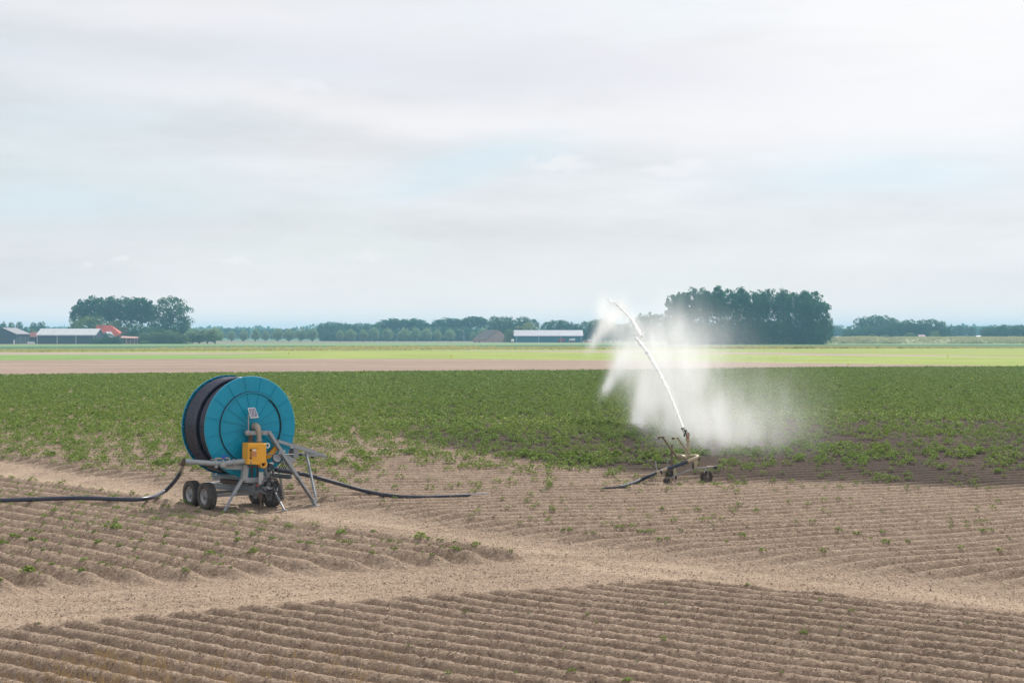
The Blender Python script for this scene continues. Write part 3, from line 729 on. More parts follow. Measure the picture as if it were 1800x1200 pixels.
def gable_house(name, label, cat, x0, x1, y0, y1, zw, zr, axis, wall, roof, over=.5, th=.25, posts=0, post_mat=None, lines=0):
    """axis 'x': ridge runs left to right, axis 'y': ridge runs away from the viewer"""
    o = Vector(((x0 + x1) / 2, (y0 + y1) / 2, 0)); e = empty(name, o, label, cat)
    m = MB()
    if axis == 'y':
        xm = (x0 + x1) / 2; m.prism([(x0, y0, 0), (x1, y0, 0), (x1, y0, zw), (xm, y0, zr), (x0, y0, zw)], (0, y1 - y0, 0))
        w = m.build('wall', wall, e, o)
        r = MB(); sl = (zr - zw) / (xm - x0); a = over
        r.prism([(x0 - a, y0 - a, zw - sl * a + .02), (xm, y0 - a, zr + .02), (x1 + a, y0 - a, zw - sl * a + .02), (x1 + a, y0 - a, zw - sl * a + .02 + th), (xm, y0 - a, zr + .02 + th), (x0 - a, y0 - a, zw - sl * a + .02 + th)], (0, y1 - y0 + 2 * a, 0))
    else:
        ym = (y0 + y1) / 2; m.prism([(x0, y0, 0), (x0, y1, 0), (x0, y1, zw), (x0, ym, zr), (x0, y0, zw)], (x1 - x0, 0, 0))
        w = m.build('wall', wall, e, o)
        r = MB(); sl = (zr - zw) / (ym - y0); a = over
        r.prism([(x0 - a, y0 - a, zw - sl * a + .02), (x0 - a, ym, zr + .02), (x0 - a, y1 + a, zw - sl * a + .02), (x0 - a, y1 + a, zw - sl * a + .02 + th), (x0 - a, ym, zr + .02 + th), (x0 - a, y0 - a, zw - sl * a + .02 + th)], (x1 - x0 + 2 * a, 0, 0))
    rf = r.build('roof', roof, e, o)
    return e, o, w, rf
def build_buildings():
    k = 13800 / 15.4 / F    # metres per photo pixel at the barns
    X = lambda px, d=896: (px - CX) / F * d
    Zf = lambda py, d=896: CAMH - (py - HOR) / F * d
    # barn at the left edge, gable to the viewer
    e, o, w, rf = gable_house('dark_barn', 'dark slate-coloured barn at the left edge with a small white door', 'barn', X(-20), X(28), 896, 922, Zf(587), Zf(576.5), 'y', wall_dark, roof_grey)
    MB().box((X(24.8), 895.94, 1.3), (1.1, .1, 2.6)).build('door', white, e, o)
    m = MB(); m.box((X(4), 895.9, 3.4), (16.5, .12, .15)); m.build('rail', roof_grey, e, o)
    m = MB()
    for t in (.3, .65): m.box((X(28) + .05, 896 + 26 * t, 2.8), (.1, .12, 5.4))
    m.box((X(28) + .1, 909, Zf(587) - .5), (.14, 26, .12)); m.build('gutter', roof_pale, e, o)
    # long barn
    e, o, w, rf = gable_house('long_barn', 'long dark barn with a pale roof and white downpipes left of the farmhouse', 'barn', X(64.5), X(168), 896, 914, Zf(588.5), Zf(578), 'x', wall_dark, roof_pale)
    for px in (65.4, 100.4, 133.5, 164.5): MB().box((X(px), 895.93, Zf(588.5) / 2), (.28, .14, Zf(588.5) - .4)).build('downpipe', white, e, o)
    MB().box(((X(65) + X(168)) / 2, 895.3, Zf(588.5) - .35), (X(168) - X(64), .16, .22)).build('gutter', white, e, o)
    # small red shed in the gap
    e, o, w, rf = gable_house('red_shed', 'small dark red shed in the gap between the two dark barns', 'shed', X(51, 925), X(66, 925), 925, 935, Zf(592, 925), Zf(584, 925), 'x', wall_dark, tile_rd)
    MB().box((X(57.5), 893, .8), (X(64) - X(51), .3, 1.6)).build('low_wall', white, e, o)
    # farmhouse with the orange roof
    d = 925; xa, xb = X(160, d), X(214.5, d); y0, y1 = d, d + 15; ze = Zf(592, d); zr = Zf(571.5, d)
    o = Vector(((xa + xb) / 2, d + 7.5, 0)); e = empty('farmhouse', o, 'farmhouse with a big orange tiled roof behind the long barn', 'farmhouse')
    MB().box(((xa + xb) / 2, d + 7.5, ze / 2), (xb - xa - 1, 14, ze)).build('wall', brick, e, o)
    ra, rb, ym = X(165, d), X(190, d), d + 7.5
    m = MB(); m.add([(xa - .5, y0 - .5, ze), (xb + .5, y0 - .5, ze), (xb + .5, y1 + .5, ze), (xa - .5, y1 + .5, ze), (ra, ym, zr), (rb, ym, zr)], [(0, 1, 5, 4), (1, 2, 5), (2, 3, 4, 5), (3, 0, 4), (3, 2, 1, 0)])
    rf = m.build('roof', tile_or, e, o)
    MB().box((X(176, d), ym, zr + .3), (1.0, 1.0, 1.4)).build('chimney', brick, rf, o)
    # rear wing with the darker roof
    d = 952; e, o, w, rf = gable_house('rear_house', 'red-roofed house with pale gable trim behind the orange roof', 'house', X(194, d), X(221, d), d, d + 9, Zf(590, d), Zf(575.5, d), 'x', brick, tile_rd)
    for s in (0, 1): MB().bar((X(221, d) + .6, d - .3 + 9.6 * s, Zf(590, d)), (X(221, d) + .6, d + 4.5, Zf(575.5, d) + .35), .2, .35).build('gable_trim', white, e, o)
    MB().box((X(205, d), d - .06, 6.3), (1.2, .1, 1.2)).build('window', dkglass, e, o)
    # grey lean-to between
    gable_house('grey_annex', 'small grey-roofed annex between the long barn and the farmhouse', 'shed', X(181, 905), X(191, 905), 905, 917, Zf(591, 905), Zf(583.5, 905), 'y', wall_dark, roof_lil)
    # veranda
    d = 900; o = Vector((X(229, d), d, 0)); e = empty('open_shelter', o, 'low open shelter with a pale red roof and white posts right of the farmhouse', 'shelter')
    m = MB(); m.hexa([(X(209, d), d - 1, Zf(594, d)), (X(243, d), d - 1, Zf(594.8, d)), (X(243, d), d + 7, Zf(592.5, d)), (X(209, d), d + 7, Zf(591, d))],
                     [(X(209, d), d - 1, Zf(593.4, d)), (X(243, d), d - 1, Zf(594.2, d)), (X(243, d), d + 7, Zf(591.9, d)), (X(209, d), d + 7, Zf(590.4, d))]); m.build('roof', paint('salmon_roof', (.5, .26, .2), .7), e, o)
    for px in (216, 223, 230, 237, 242.5): MB().box((X(px, d), d - .8, Zf(594.3, d) / 2), (.22, .22, Zf(594.3, d))).build('post', white, e, o)
    m = MB(); m.box((X(229, d), d + 6, 1.7), (X(243, d) - X(214, d), .2, 3.4)); m.build('back_wall', brick, e, o)
    # brick farmhouse in the middle
    d = 1120; z = lambda py: CAMH - (py - HOR) / F * d + .0; base = 5.75 - 12.3 / F * d
    a = R(-28); c, s = math.cos(a), math.sin(a)
    gx, gy = X(876, d), d; hw = (895 - 856) / F * d / 2 * 1.08; dep = 18
    u = Vector((c, s, 0)) * hw; n = Vector((s, -c, 0)) * -dep
    n = Vector((-.62, .785, 0)) * dep; u = Vector((.985, .17, 0)) * hw
    g = Vector((gx, gy, 0)); o = g + n / 2; e = empty('brick_farmhouse', o, 'brick farmhouse with its gable to the viewer left of the blue barn', 'farmhouse')
    zw, zr = z(595), z(580.2); up = Vector((0, 0, 1))
    m = MB(); m.prism([g - u, g + u, g + u + up * zw, g + up * zr, g - u + up * zw], n); w = m.build('wall', brick, e, o)
    m = MB(); f = -n.normalized() * .4
    for sgn in (-1, 1):
        q = g + u * sgn * 1.06 + up * (zw - .8); t = g + up * (zr + .1)
        m.hexa([q + f, q + n, t + n, t + f], [q + f + up * .35, q + n + up * .35, t + n + up * .35, t + f + up * .35])
    m.build('roof', tile_br, e, o)
    for px, py, ww, hh in ((868, 592.5, 1.5, 1.2), (881.5, 592, 1.5, 1.2), (875, 585, 1.3, 1.3)):
        p = g + u * ((px - 876) / (895 - 856) * 2 / 1.08); p.z = z(py); dirx = u.normalized()
        fr = MB().box(p - n.normalized() * .06, (ww, .1, hh), (dirx, n.normalized(), up)).build('window', white, e, o)
        MB().box(p - n.normalized() * .13, (ww * .75, .05, hh * .75), (dirx, n.normalized(), up)).build('pane', dkglass, fr, o)
    # blue barn
    d = 1085; k = F / d
    e, o, w, rf = gable_house('blue_barn', 'long blue barn with a light roof in the middle distance left of the jet', 'barn', X(904, d), X(1024, d), d, d + 15, Zf(590, d), Zf(580.6, d), 'x', wall_blue, roof_lil)
    for px in (908, 947, 986, 1021.5): MB().box((X(px, d), d - .08, Zf(590, d) / 2), (.35, .16, Zf(590, d))).build('downpipe', roof_pale, e, o)
    MB().box(((X(904, d) + X(1024, d)) / 2, d - .7, Zf(590, d) - .35), (X(1024, d) - X(904, d), .2, .3)).build('gutter', roof_lil, e, o)
    # farm machines parked before the barn
    d = 1070
    o = Vector((X(987, d), d, 0)); e = empty('red_planter', o, 'red farm implement parked in front of the blue barn', 'farm implement')
    m = MB(); m.box((X(987, d), d, 1.5), (6, 1.6, .35)); m.box((X(984, d), d, 2.4), (1.2, 1.4, 1.4)); m.box((X(987.5, d), d, 2.3), (1.2, 1.4, 1.2)); m.box((X(991, d), d, 2.4), (1.2, 1.4, 1.4)); m.build('frame', redmach, e, o)
    for px in (983, 991): MB().lathe((X(px, d), d - 1, .7), (0, 1, 0), [(-.2, .05), (-.2, .7), (.2, .7), (.2, .05)], 16).build('wheel', dkglass, e, o)
    o = Vector((X(1005.5, d), d, 0)); e = empty('silver_trailer', o, 'long silver trailer parked at the right end of the blue barn', 'trailer')
    MB().lathe((X(1000, d), d, 1.9), (1, 0, 0), [(0, .05), (.1, .8), (.4, 1.0), (4.4, 1.0), (4.8, .8), (4.9, .05)], 16).build('tank', roof_pale, e, o)
    MB().box((X(1005.5, d), d, .85), (5.4, 1, .2)).build('chassis', roof_grey, e, o)
    for px in (1003, 1008): MB().lathe((X(px, d), d - .8, .5), (0, 1, 0), [(-.2, .05), (-.2, .5), (.2, .5), (.2, .05)], 16).build('wheel', dkglass, e, o)
    o = Vector((X(1036, d), d, 0)); e = empty('parked_truck', o, 'white and red vehicle parked between the blue barn and the spray', 'truck')
    MB().box((X(1037, d), d, 1.6), (4.2, 2, 1.6)).build('body', white, e, o)
    MB().box((X(1037, d), d - 1.02, 1.3), (4.2, .04, .5)).build('stripe', redmach, e, o)
    MB().box((X(1031, d), d, 1.2), (1.4, 1.9, 1.3)).build('cab', redmach, e, o)
    for px in (1032, 1040): MB().lathe((X(px, d), d - .9, .45), (0, 1, 0), [(-.2, .05), (-.2, .45), (.2, .45), (.2, .05)], 16).build('wheel', dkglass, e, o)
    o = Vector((X(838, d), d, 0)); e = empty('pink_cultivator', o, 'faded red cultivator with raised arms left of the brick farmhouse', 'farm implement')
    m = MB(); m.box((X(839, d), d, 1.4), (5.5, 1.4, .4)); m.bar((X(829.5, d), d, 3.4), (X(838, d), d, 1.4), .3); m.bar((X(835, d), d, 3), (X(845, d), d, 1.2), .3); m.bar((X(832, d), d, 1), (X(842, d), d, 2.8), .25); m.build('frame', paint('faded_red', (.45, .2, .2), .6), e, o)
    for px in (835, 842): MB().lathe((X(px, d), d - .9, .6), (0, 1, 0), [(-.2, .05), (-.2, .6), (.2, .6), (.2, .05)], 16).build('wheel', dkglass, e, o)
    o = Vector((X(901, d), d, 0)); e = empty('white_tank', o, 'small white tank beside the left end of the blue barn', 'tank')
    MB().lathe((X(898, d), d, 1.4), (1, 0, 0), [(0, .05), (.1, .9), (.4, 1.15), (2.0, 1.15), (2.4, .9), (2.5, .05)], 16).build('shell', white, e, o)
    for px in (899, 902): MB().box((X(px, d), d, .3), (.3, 1.4, .7)).build('foot', roof_grey, e, o)
    # lamp mast
    d = 1110; o = Vector((X(815.5, d), d, 0)); e = empty('lamp_mast', o, 'thin pale lamp mast standing in front of the wood', 'mast')
    MB().tube([(X(815.5, d), d, 0), (X(815.5, d), d, Zf(583, d))], [.22, .14], 8).build('pole', roof_pale, e, o)
    m = MB(); m.tube([(X(815.5, d), d, Zf(583, d)), (X(812, d), d, Zf(579.5, d)), (X(808, d), d, Zf(579, d))], .12, 6); m.box((X(807, d), d, Zf(579, d)), (1.8, .8, .5)); m.build('lamp_head', roof_pale, e, o)
    # roofs half hidden behind the bank
    d = 1150; e, o, w, rf = gable_house('half_hidden_house', 'house with a faded purple roof half hidden behind the bank', 'house', X(1617, d), X(1627, d), d, d + 8, Zf(593, d), Zf(588.8, d), 'x', white, paint('purple_roof', (.32, .14, .2), .7))
    d = 1600
    e, o, w, rf = gable_house('white_house', 'low white building just left of the wood behind the bank', 'house', X(1472, d), X(1484, d), d, d + 8, Zf(593, d), Zf(591.4, d), 'x', white, roof_pale)
    e, o, w, rf = gable_house('far_farm', 'far white farm building in the gap near the right edge', 'farm building', X(1706, d), X(1726, d), d, d + 10, Zf(593, d), Zf(590.2, d), 'x', white, roof_pale)
    # grassy bank at right
    bm = band_mat('bank_grass', (.30, .33, .17), (.42, .42, .25), .03, (.12, .17, .07), (.5, 1, 1))
    xs = np.linspace(1180, 2500, 160); V = []; ny = 14
    for i, px in enumerate(xs):
        for j in range(ny):
            t = j / (ny - 1); d = 917 + 34 * t + 5 * float(vnoise(np.array(px * .02), np.array(j * .4), 160))
            hgt = 4.1 * float(smooth(np.array(px), 1180, 1420)) * math.sin(math.pi * min(1, t * 1.0)) ** .7 * (1 + .14 * float(vnoise(np.array(px * .05), np.array(j * .7), 161)))
            V.append(((px - CX) / F * d, d, hgt))
    V = np.array(V); nx = len(xs); i = np.arange((nx - 1) * (ny - 1)); r = i // (ny - 1); c = i % (ny - 1); a = r * ny + c
    o = np_mesh('grassy_bank', V, np.stack([a, a + ny, a + ny + 1, a + 1], 1), bm, smooth=True); tag(o, kind='structure')
    rng = RNG; n = 5000; px = rng.uniform(1250, 2000, n); t = rng.uniform(0, .6, n); d = 917 + 34 * t; x = (px - CX) / F * d
    z = 4.1 * smooth(px, 1180, 1420) * np.sin(np.pi * t) ** .7; h = rng.uniform(.3, 1.0, n) * (1 + vnoise(px * .05, t * 3, 163)); w = rng.uniform(.5, 1.3, n)
    v = np.stack([np.stack([x - w, d, z - .2], 1), np.stack([x + w, d, z - .2], 1), np.stack([x + w * .5, d, z + h], 1), np.stack([x - w * .7, d, z + h * .8], 1)], 1).reshape(-1, 3)
    o = np_mesh('bank_tussocks', v, np.arange(4 * n).reshape(n, 4), leaf_mat('tussock', (.22, .27, .13), (.50, .50, .30), .3), {'tint': np.repeat(rng.uniform(0, 1, n), 4)})
    tag(o, 'tussocks of rough grass on the bank at right', 'grass', kind='stuff')
    # yellow marker canes in the fields
    ym = paint('yellow_marker', (.8, .68, .03), .5, amount=.1)
    for px, py, lab in ((1709, 669, 'yellow marker cane standing in the potato crop near the right edge'), (1491, 644, 'small yellow marker cane on the bare soil strip right of the spray'),
                        (793, 629, 'small yellow marker cane at the edge of the young crop left of the jet'), (508, 625, 'small yellow marker cane in the crop above the blue reel'), (1666, 629.5, 'small yellow marker cane in the bright young crop at far right')):
        p = GR(px, py + 2); sc = p.y / F; e = empty('marker_cane', p, lab, 'marker')
        MB().tube([p, p + Vector((0, 0, 6.0 * sc))], .35 * sc, 6).build('cane', ym, e, p)
        m = MB(); m.box(p + Vector((0, 0, 6.0 * sc)), (2.4 * sc, .05, 2.0 * sc)); m.build('flag', ym, e, p)

# ------------------------------------------------------------------ hose reel irrigator
steel = paint('galvanised_steel', (.35, .38, .41), .5, .15, (.2, .17, .13), .35, 2.5, .12)
steel_d = paint('dull_steel', (.27, .28, .30), .6, .3, (.16, .12, .09), .5, 3)
blue = paint('reel_blue', (.0, .31, .49), .42, 0, (.03, .17, .22), .45, 1.2, .05, .4)
blue_d = paint('reel_blue_dark', (.0, .13, .32), .5, 0, (.02, .08, .12), .3, 2, .05)
black = paint('black_rubber', (.018, .018, .020), .6, 0, (.08, .07, .06), .3, 5)
hose_m = paint('black_hose', (.022, .026, .055), .30, 0, (.10, .09, .08), .22, 3, .05, .6)
tyre_m = paint('dusty_tyre', (.07, .062, .056), .85, 0, (.24, .19, .15), .85, 4, .3)
rim_m = paint('grey_rim', (.42, .42, .43), .5, .3, (.25, .2, .16), .4, 5)
yellow = paint('yellow_paint', (.85, .42, .03), .42, 0, (.35, .2, .05), .25, 3, .05)
beige = paint('dusty_pipe', (.42, .37, .31), .6, .2, (.25, .17, .11), .4, 5)
rust = paint('rust', (.13, .088, .068), .85, .1, (.1, .05, .03), .5, 8, .3)
valve_blue = paint('valve_blue', (.01, .08, .45), .45)
signred = paint('signal_red', (.5, .02, .02), .4)
U = Vector((.65, -.76, 0)).normalized(); A = Vector((.76, .65, 0)).normalized(); UP = Vector((0, 0, 1))
RC = Vector((-9.21, 46.0, 0)); DC = Vector((-9.21, 46.0, 2.70))
def LP(px, py, u):
    D = Vector(((px - CX) / F, 1, (HOR - py) / F)); s = (u + RC.dot(U)) / D.dot(U)
    return Vector((0, 0, CAMH)) + D * s
def Z(zx, zy, u): return LP(300 + zx / 4.4444, 640 + zy / 4.4444, u)
def ZG(zx, zy, z=0.0): return GR(300 + zx / 4.4444, 640 + zy / 4.4444, z)
def wheel(parent, o, c, n, rad, wid, rimm, tyrem, lugs=34):
    hub = MB().lathe(c, n, [(-wid * .35, .01), (-wid * .35, rad * .2), (wid * .35, rad * .2), (wid * .35, .01)], 16).build('wheel', steel_d, parent, o)
    h = wid / 2; prof = [(-h * .62, rad * .56), (-h * .95, rad * .64), (-h, rad * .8), (-h * .9, rad * .93), (-h * .7, rad * .975), (0, rad * .985), (h * .7, rad * .975), (h * .9, rad * .93), (h, rad * .8), (h * .95, rad * .64), (h * .62, rad * .56)]
    m = MB().lathe(c, n, prof, 40, True, True); n = Vector(n).normalized(); a = n.cross(UP).normalized(); b = n.cross(a)
    for k in range(lugs):
        for row, off in ((-.72, 0), (-.25, .5), (.25, 0), (.72, .5)):
            th = 2 * math.pi * (k + off) / lugs; rd = a * math.cos(th) + b * math.sin(th); tg = n.cross(rd)
            m.box(c + n * row * h + rd * rad * (.985 if abs(row) < .5 else .965), (h * .36, rad * 2 * math.pi / lugs * .6, rad * .05), (n, tg, rd))
    m.build('tyre', tyrem, hub, o)
    r = MB().lathe(c, n, [(-h * .7, rad * .57), (-h * .72, rad * .53), (-h * .3, rad * .5), (-h * .2, rad * .44), (-h * .3, rad * .25), (-h * .45, rad * .2), (-h * .45, .01)], 32)
    r.lathe(c, n, [(h * .7, rad * .57), (h * .72, rad * .53), (h * .3, rad * .5), (h * .1, rad * .3), (h * .1, .01)], 32)
    for k in range(6):
        th = 2 * math.pi * k / 6; rd = a * math.cos(th) + b * math.sin(th)
        r.lathe(c - n * h * .3 + rd * rad * .3, n, [(-.03, .001), (-.03, .02), (.03, .02)], 8)
    r.build('rim', rimm, hub, o)
    return hub
def build_reel():
    o = RC.copy(); e = empty('hose_reel', o, 'big blue irrigation hose reel on a four-wheeled grey trailer standing at left in the field', 'hose reel')
    B = lambda mb, n, m, p=None: mb.build(n, m, p or e, o)
    hw = .80
    # drum
    def disc(sign, r_out=1.69):
        n = U * sign; c = DC + U * hw * sign; m = MB()
        m.lathe(c, n, [(-.03, 1.10), (-.03, r_out - .01), (-.045, r_out), (.02, r_out), (.025, r_out - .03), (.035, 1.17)], 128)
        d = B(m, 'flange', blue); m = MB()
        m.lathe(c, n, [(.06, 1.13), (.075, .9), (.10, .3), (.11, .02)], 96); m.lathe(c, n, [(-.02, 1.13), (-.02, .02)], 48)
        B(m, 'flange_plate', blue, d)
        m = MB(); m.lathe(c, n, [(.03, 1.185), (.085, 1.18), (.085, 1.165)], 128); m.lathe(c, n, [(.085, 1.12), (.045, 1.105), (.04, 1.09)], 128); B(m, 'ring_wall_shade', black, d)  # black bands: shade on the ring's side walls put into the colour
        m = MB(); m.lathe(c, n, [(.03, 1.165), (.10, 1.165), (.11, 1.155), (.11, 1.13), (.10, 1.12), (.03, 1.12)], 128); B(m, 'flange_ring', blue, d)
        if sign > 0:
            up = UP
            for k in range(16):
                th = R(9 + 22.5 * k); rd = A * math.cos(th) + up * math.sin(th); m = MB()
                m.bar(c + n * .035 + rd * (r_out - .01), c + n * .05 + rd * 1.19, .009, .016, n)
                m.bar(c + n * .075 + rd * 1.11, c + n * .115 + rd * .22, .009, .016, n)
                B(m, 'rib', blue, d)
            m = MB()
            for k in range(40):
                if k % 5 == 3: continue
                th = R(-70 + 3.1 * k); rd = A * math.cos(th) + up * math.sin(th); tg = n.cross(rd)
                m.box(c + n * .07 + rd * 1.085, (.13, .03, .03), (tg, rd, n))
            B(m, 'ring_slots', black, d)  # black dashes drawn for the slots in the ring's inner wall
        else:
            for k in range(32):
                th = 2 * math.pi * k / 32; rd = A * math.cos(th) + UP * math.sin(th); tg = n.cross(rd)
                B(MB().box(c - n * .07 + rd * (r_out - .06), (.05, .1, .07), (tg, rd, n)), 'edge_bracket', blue_d, d)
        return d
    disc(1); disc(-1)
    m = MB().lathe(DC, U, [(-hw, 1.40), (hw, 1.40)], 96); B(m, 'drum', black)
    m = MB(); r = .050
    for k in range(6): m.torus(DC + U * (-.69 + k * .137), U, 1.575 + (.014 if k == 5 else 0), .060, 128, 12)
    for k in range(5): m.torus(DC + U * (.16 + k * .137), U, 1.475, .058, 128, 12)
    for k in range(14): m.torus(DC + U * (-.72 + k * .112), U, 1.42, r, 96, 8)
    B(m, 'wound_hose', hose_m)
    # hub with elbow
    h0 = Z(655, 490, .92)
    m = MB(); m.lathe(h0 - U * .12, U, [(0, .02), (0, .20), (.10, .20), (.10, .12), (.18, .12)], 24); B(m, 'hub', black)
    el = [Z(658, 488, .98), Z(664, 482, 1.1), Z(676, 492, 1.18), Z(687, 520, 1.22), Z(690, 560, 1.22), Z(691, 612, 1.22)]
    m = MB().tube(el, [.115, .115, .11, .085, .075, .07], 16); m.lathe(Z(660, 486, 1.03), U, [(-.04, .05), (-.04, .135), (.03, .135), (.03, .05)], 20)
    m.lathe(Z(691, 596, 1.22), UP, [(-.02, .05), (-.02, .1), (.03, .1), (.03, .05)], 16); B(m, 'inlet_elbow', beige)
    # bearing bracket and the big right leg
    u = 1.15
    m = MB(); m.bar(Z(596, 536, u), Z(775, 534, u), .08, .14); m.lathe(Z(600, 536, u) - U * .06, U, [(-.02, .01), (-.02, .09), (.14, .09), (.14, .01)], 16)
    m.box(Z(612, 536, u + .08), (.05, .04, .05)); m.box(Z(716, 535, u + .06), (.07, .03, .08)); B(m, 'bearing_bracket', steel)
    B(MB().bar(Z(628, 545, u - .05), Z(622, 612, u - .05), .12, .12), 'bracket_post', rust)
    m = MB(); m.bar(Z(762, 527, u + .01), Z(872, 700, u + .05), .10, .20, U); m.bar(Z(862, 690, u + .11), Z(1006, 905, u + .2), .09, .19, U)
    m.box(Z(868, 690, u + .12), (.24, .16, .05), (A, UP, U)); B(m, 'support_leg', steel)
    foot = ZG(1130, 1100, .05)
    m = MB(); m.bar(Z(985, 875, u + .16), foot, .07, .15, U); m.box(foot + Vector((.02, 0, -.02)), (.30, .2, .03)); B(m, 'leg_foot', steel)
    B(MB().bar(Z(985, 880, u + .28), foot + Vector((-.05, -.05, .12)), .02, .05, U), 'leg_edge', rust)
    # tail boom with stay
    m = MB(); p0 = Z(832, 598, 1.1); p1 = Z(965, 640, .95); p2 = Z(1075, 672, .85); p3 = Z(1210, 718, .7)
    m.bar(p0, p1, .07, .10); m.bar(p1, p2, .08, .12); m.bar(p2, p3, .08, .13, (0, 0, 1), .5); m.bar(Z(950, 700, .5), p3 + Vector((0, 0, -.02)), .06, .07); m.bar(Z(1060, 690, .0), p3 + A * .02, .05, .06)
    m.bar(Z(900, 690, .2), Z(1100, 712, .0), .06, .10); m.box(Z(960, 690, .5), (.18, .3, .34), (A, U, UP)); B(m, 'tail_boom', steel)
    B(MB().bar(Z(1022, 652, .62), Z(1078, 668, .58), .1, .11), 'boom_patch', paint('tan_patch', (.42, .3, .2), .7))
    m = MB(); m.lathe(Z(1100, 720, .5), U, [(0, .01), (0, .055), (.1, .055), (.1, .01)], 12); m.lathe(Z(1010, 706, .6), U, [(0, .01), (0, .04), (.1, .04), (.1, .01)], 12); B(m, 'boom_rollers', black)
    m = MB(); m.bar(Z(1055, 680, .55), foot + Vector((-.03, .25, .25)), .055, .085, U); m.bar(foot + Vector((-.03, .25, .32)), foot + Vector((0, .1, .05)), .05, .05); B(m, 'boom_stay', steel)
    B(MB().bar(Z(952, 690, -.3), Z(952, 590, -.3), .05, .05), 'rear_post', steel)
    B(MB().prism([Z(880, 690, .9), Z(975, 745, .9), Z(925, 795, .9), Z(870, 780, .9)], U * .03), 'side_plate', steel)
    # guide rod, gauge wheel and pulley
    m = MB(); m.tube([Z(745, 706, 1.5), Z(960, 704, 1.1)], .018, 8); B(m, 'guide_rod', steel_d)
    gn = (U * .85 + UP * .5 - A * .1).normalized(); gc = Z(828, 735, 1.45)
    m = MB().lathe(gc, gn, [(-.02, .01), (-.02, .17), (.02, .17), (.03, .15), (.01, .14)], 28); g = B(m, 'gauge_wheel', black)
    m = MB().lathe(gc + gn * .012, gn, [(0, .14), (.01, .125), (.01, .08), (-.005, .075), (-.005, .01)], 28); B(m, 'gauge_dial', steel_d, g)
    B(MB().lathe(Z(754, 635, 1.2), U, [(0, .05), (.02, .05), (.02, .095), (0, .095)], 24, True, True), 'white_ring', white)
    # yellow chain guard
    ring = [(742, 706), (770, 684), (795, 655), (812, 625), (820, 645), (822, 672), (800, 700), (775, 722), (748, 742)]
    B(MB().prism([Z(x, y, 1.02) for x, y in ring], U * .08), 'chain_guard', yellow)
    # yellow gearbox cover
    fr = [(604, 618), (744, 616), (747, 700), (747, 770), (700, 775), (690, 786), (600, 780)]
    poly = [Z(x, y, 1.52) for x, y in fr]; m = MB(); n = len(poly)
    back = [p - U * .34 + (p - Z(670, 700, 1.52)) * .03 for p in poly]
    cen = sum(poly, Vector()) / n
    front = [cen + (p - cen) * .93 + U * .03 for p in poly]
    m.add(back + poly + front, [tuple(range(n))] + [(i, (i + 1) % n, n + (i + 1) % n, n + i) for i in range(n)] + [(n + i, n + (i + 1) % n, 2 * n + (i + 1) % n, 2 * n + i) for i in range(n)] + [tuple(range(2 * n, 3 * n))])
    gb = B(m, 'gearbox_cover', yellow)
    B(MB().lathe(Z(722, 780, 1.5), U, [(-.25, .05), (-.25, .13), (.05, .13), (.06, .115), (.05, .085), (-.1, .08)], 24), 'outlet_collar', yellow, gb)
    B(MB().lathe(Z(722, 780, 1.5), U, [(-.06, .082), (-.06, .001)], 24), 'outlet_bore', black, gb)
    m = MB(); m.bar(Z(622, 652, 1.58), Z(690, 652, 1.58), .05, .022); m.prism([Z(630, 660, 1.56), Z(682, 660, 1.56), Z(682, 734, 1.56), Z(628, 734, 1.56)], U * .02); B(m, 'cover_panel', yellow, gb)
    m = MB(); m.prism([Z(636, 682, 1.585), Z(672, 682, 1.585), Z(672, 722, 1.585), Z(636, 722, 1.585)], U * .004); sg = B(m, 'warning_label', paint('orange_label', (.72, .33, .14), .5), gb)
    m = MB()
    for k in range(5):
        for a_, b_ in ((639, 652), (657, 669)): m.bar(Z(a_, 687 + k * 7, 1.592), Z(b_, 687 + k * 7, 1.592), .004, .008)
    B(m, 'label_lines', paint('label_red', (.3, .06, .03), .5), gb)
    m = MB().prism([Z(641, 664, 1.585), Z(666, 664, 1.585), Z(666, 677, 1.585), Z(641, 677, 1.585)], U * .004); B(m, 'white_label', white, gb)
    m = MB()
    for y in (670, 733): m.box(Z(625, y, 1.58), (.05, .05, .04), (A, U, UP))
    m.bar(Z(626, 672, 1.58), Z(626, 733, 1.58), .012); B(m, 'cover_hinges', black, gb)
    B(MB().lathe(Z(628, 765, 1.56), U, [(0, .001), (.02, .028), (0, .035)], 12), 'cover_plug', steel, gb)
    # solar panel on its pole
    q = [Z(603, 341, 1.1), Z(657, 338, 1.1), Z(688, 414, 1.3), Z(626, 420, 1.3)]; nn = (q[1] - q[0]).cross(q[3] - q[0]).normalized()
    if nn.z < 0: nn = -nn
    sp = B(MB().prism(q, -nn * .03), 'solar_panel', white); c = sum(q, Vector()) / 4; q2 = [c + (p - c) * .86 + nn * .003 for p in q]
    m, nt, out = nmat('solar_cells'); tc = node(nt, 'ShaderNodeTexCoord'); br = node(nt, 'ShaderNodeTexBrick'); br.inputs['Scale'].default_value = 1
    br.inputs['Color1'].default_value = (.11, .10, .16, 1); br.inputs['Color2'].default_value = (.15, .13, .2, 1); br.inputs['Mortar'].default_value = (.5, .5, .55, 1)
    br.inputs['Brick Width'].default_value = .09; br.inputs['Row Height'].default_value = .05; br.inputs['Mortar Size'].default_value = .006; br.offset = 0
    L(nt, tc.outputs['Object'], br.inputs['Vector']); b = node(nt, 'ShaderNodeBsdfPrincipled'); L(nt, br.outputs[0], b.inputs['Base Color']); b.inputs['Roughness'].default_value = .25; L(nt, b.outputs[0], out.inputs['Surface'])
    B(MB().prism(q2, nn * .004), 'solar_cells', m, sp)
    B(MB().tube([Z(607, 520, 1.2), Z(608, 400, 1.2), Z(625, 378, 1.17)], .018, 8), 'panel_pole', beige)
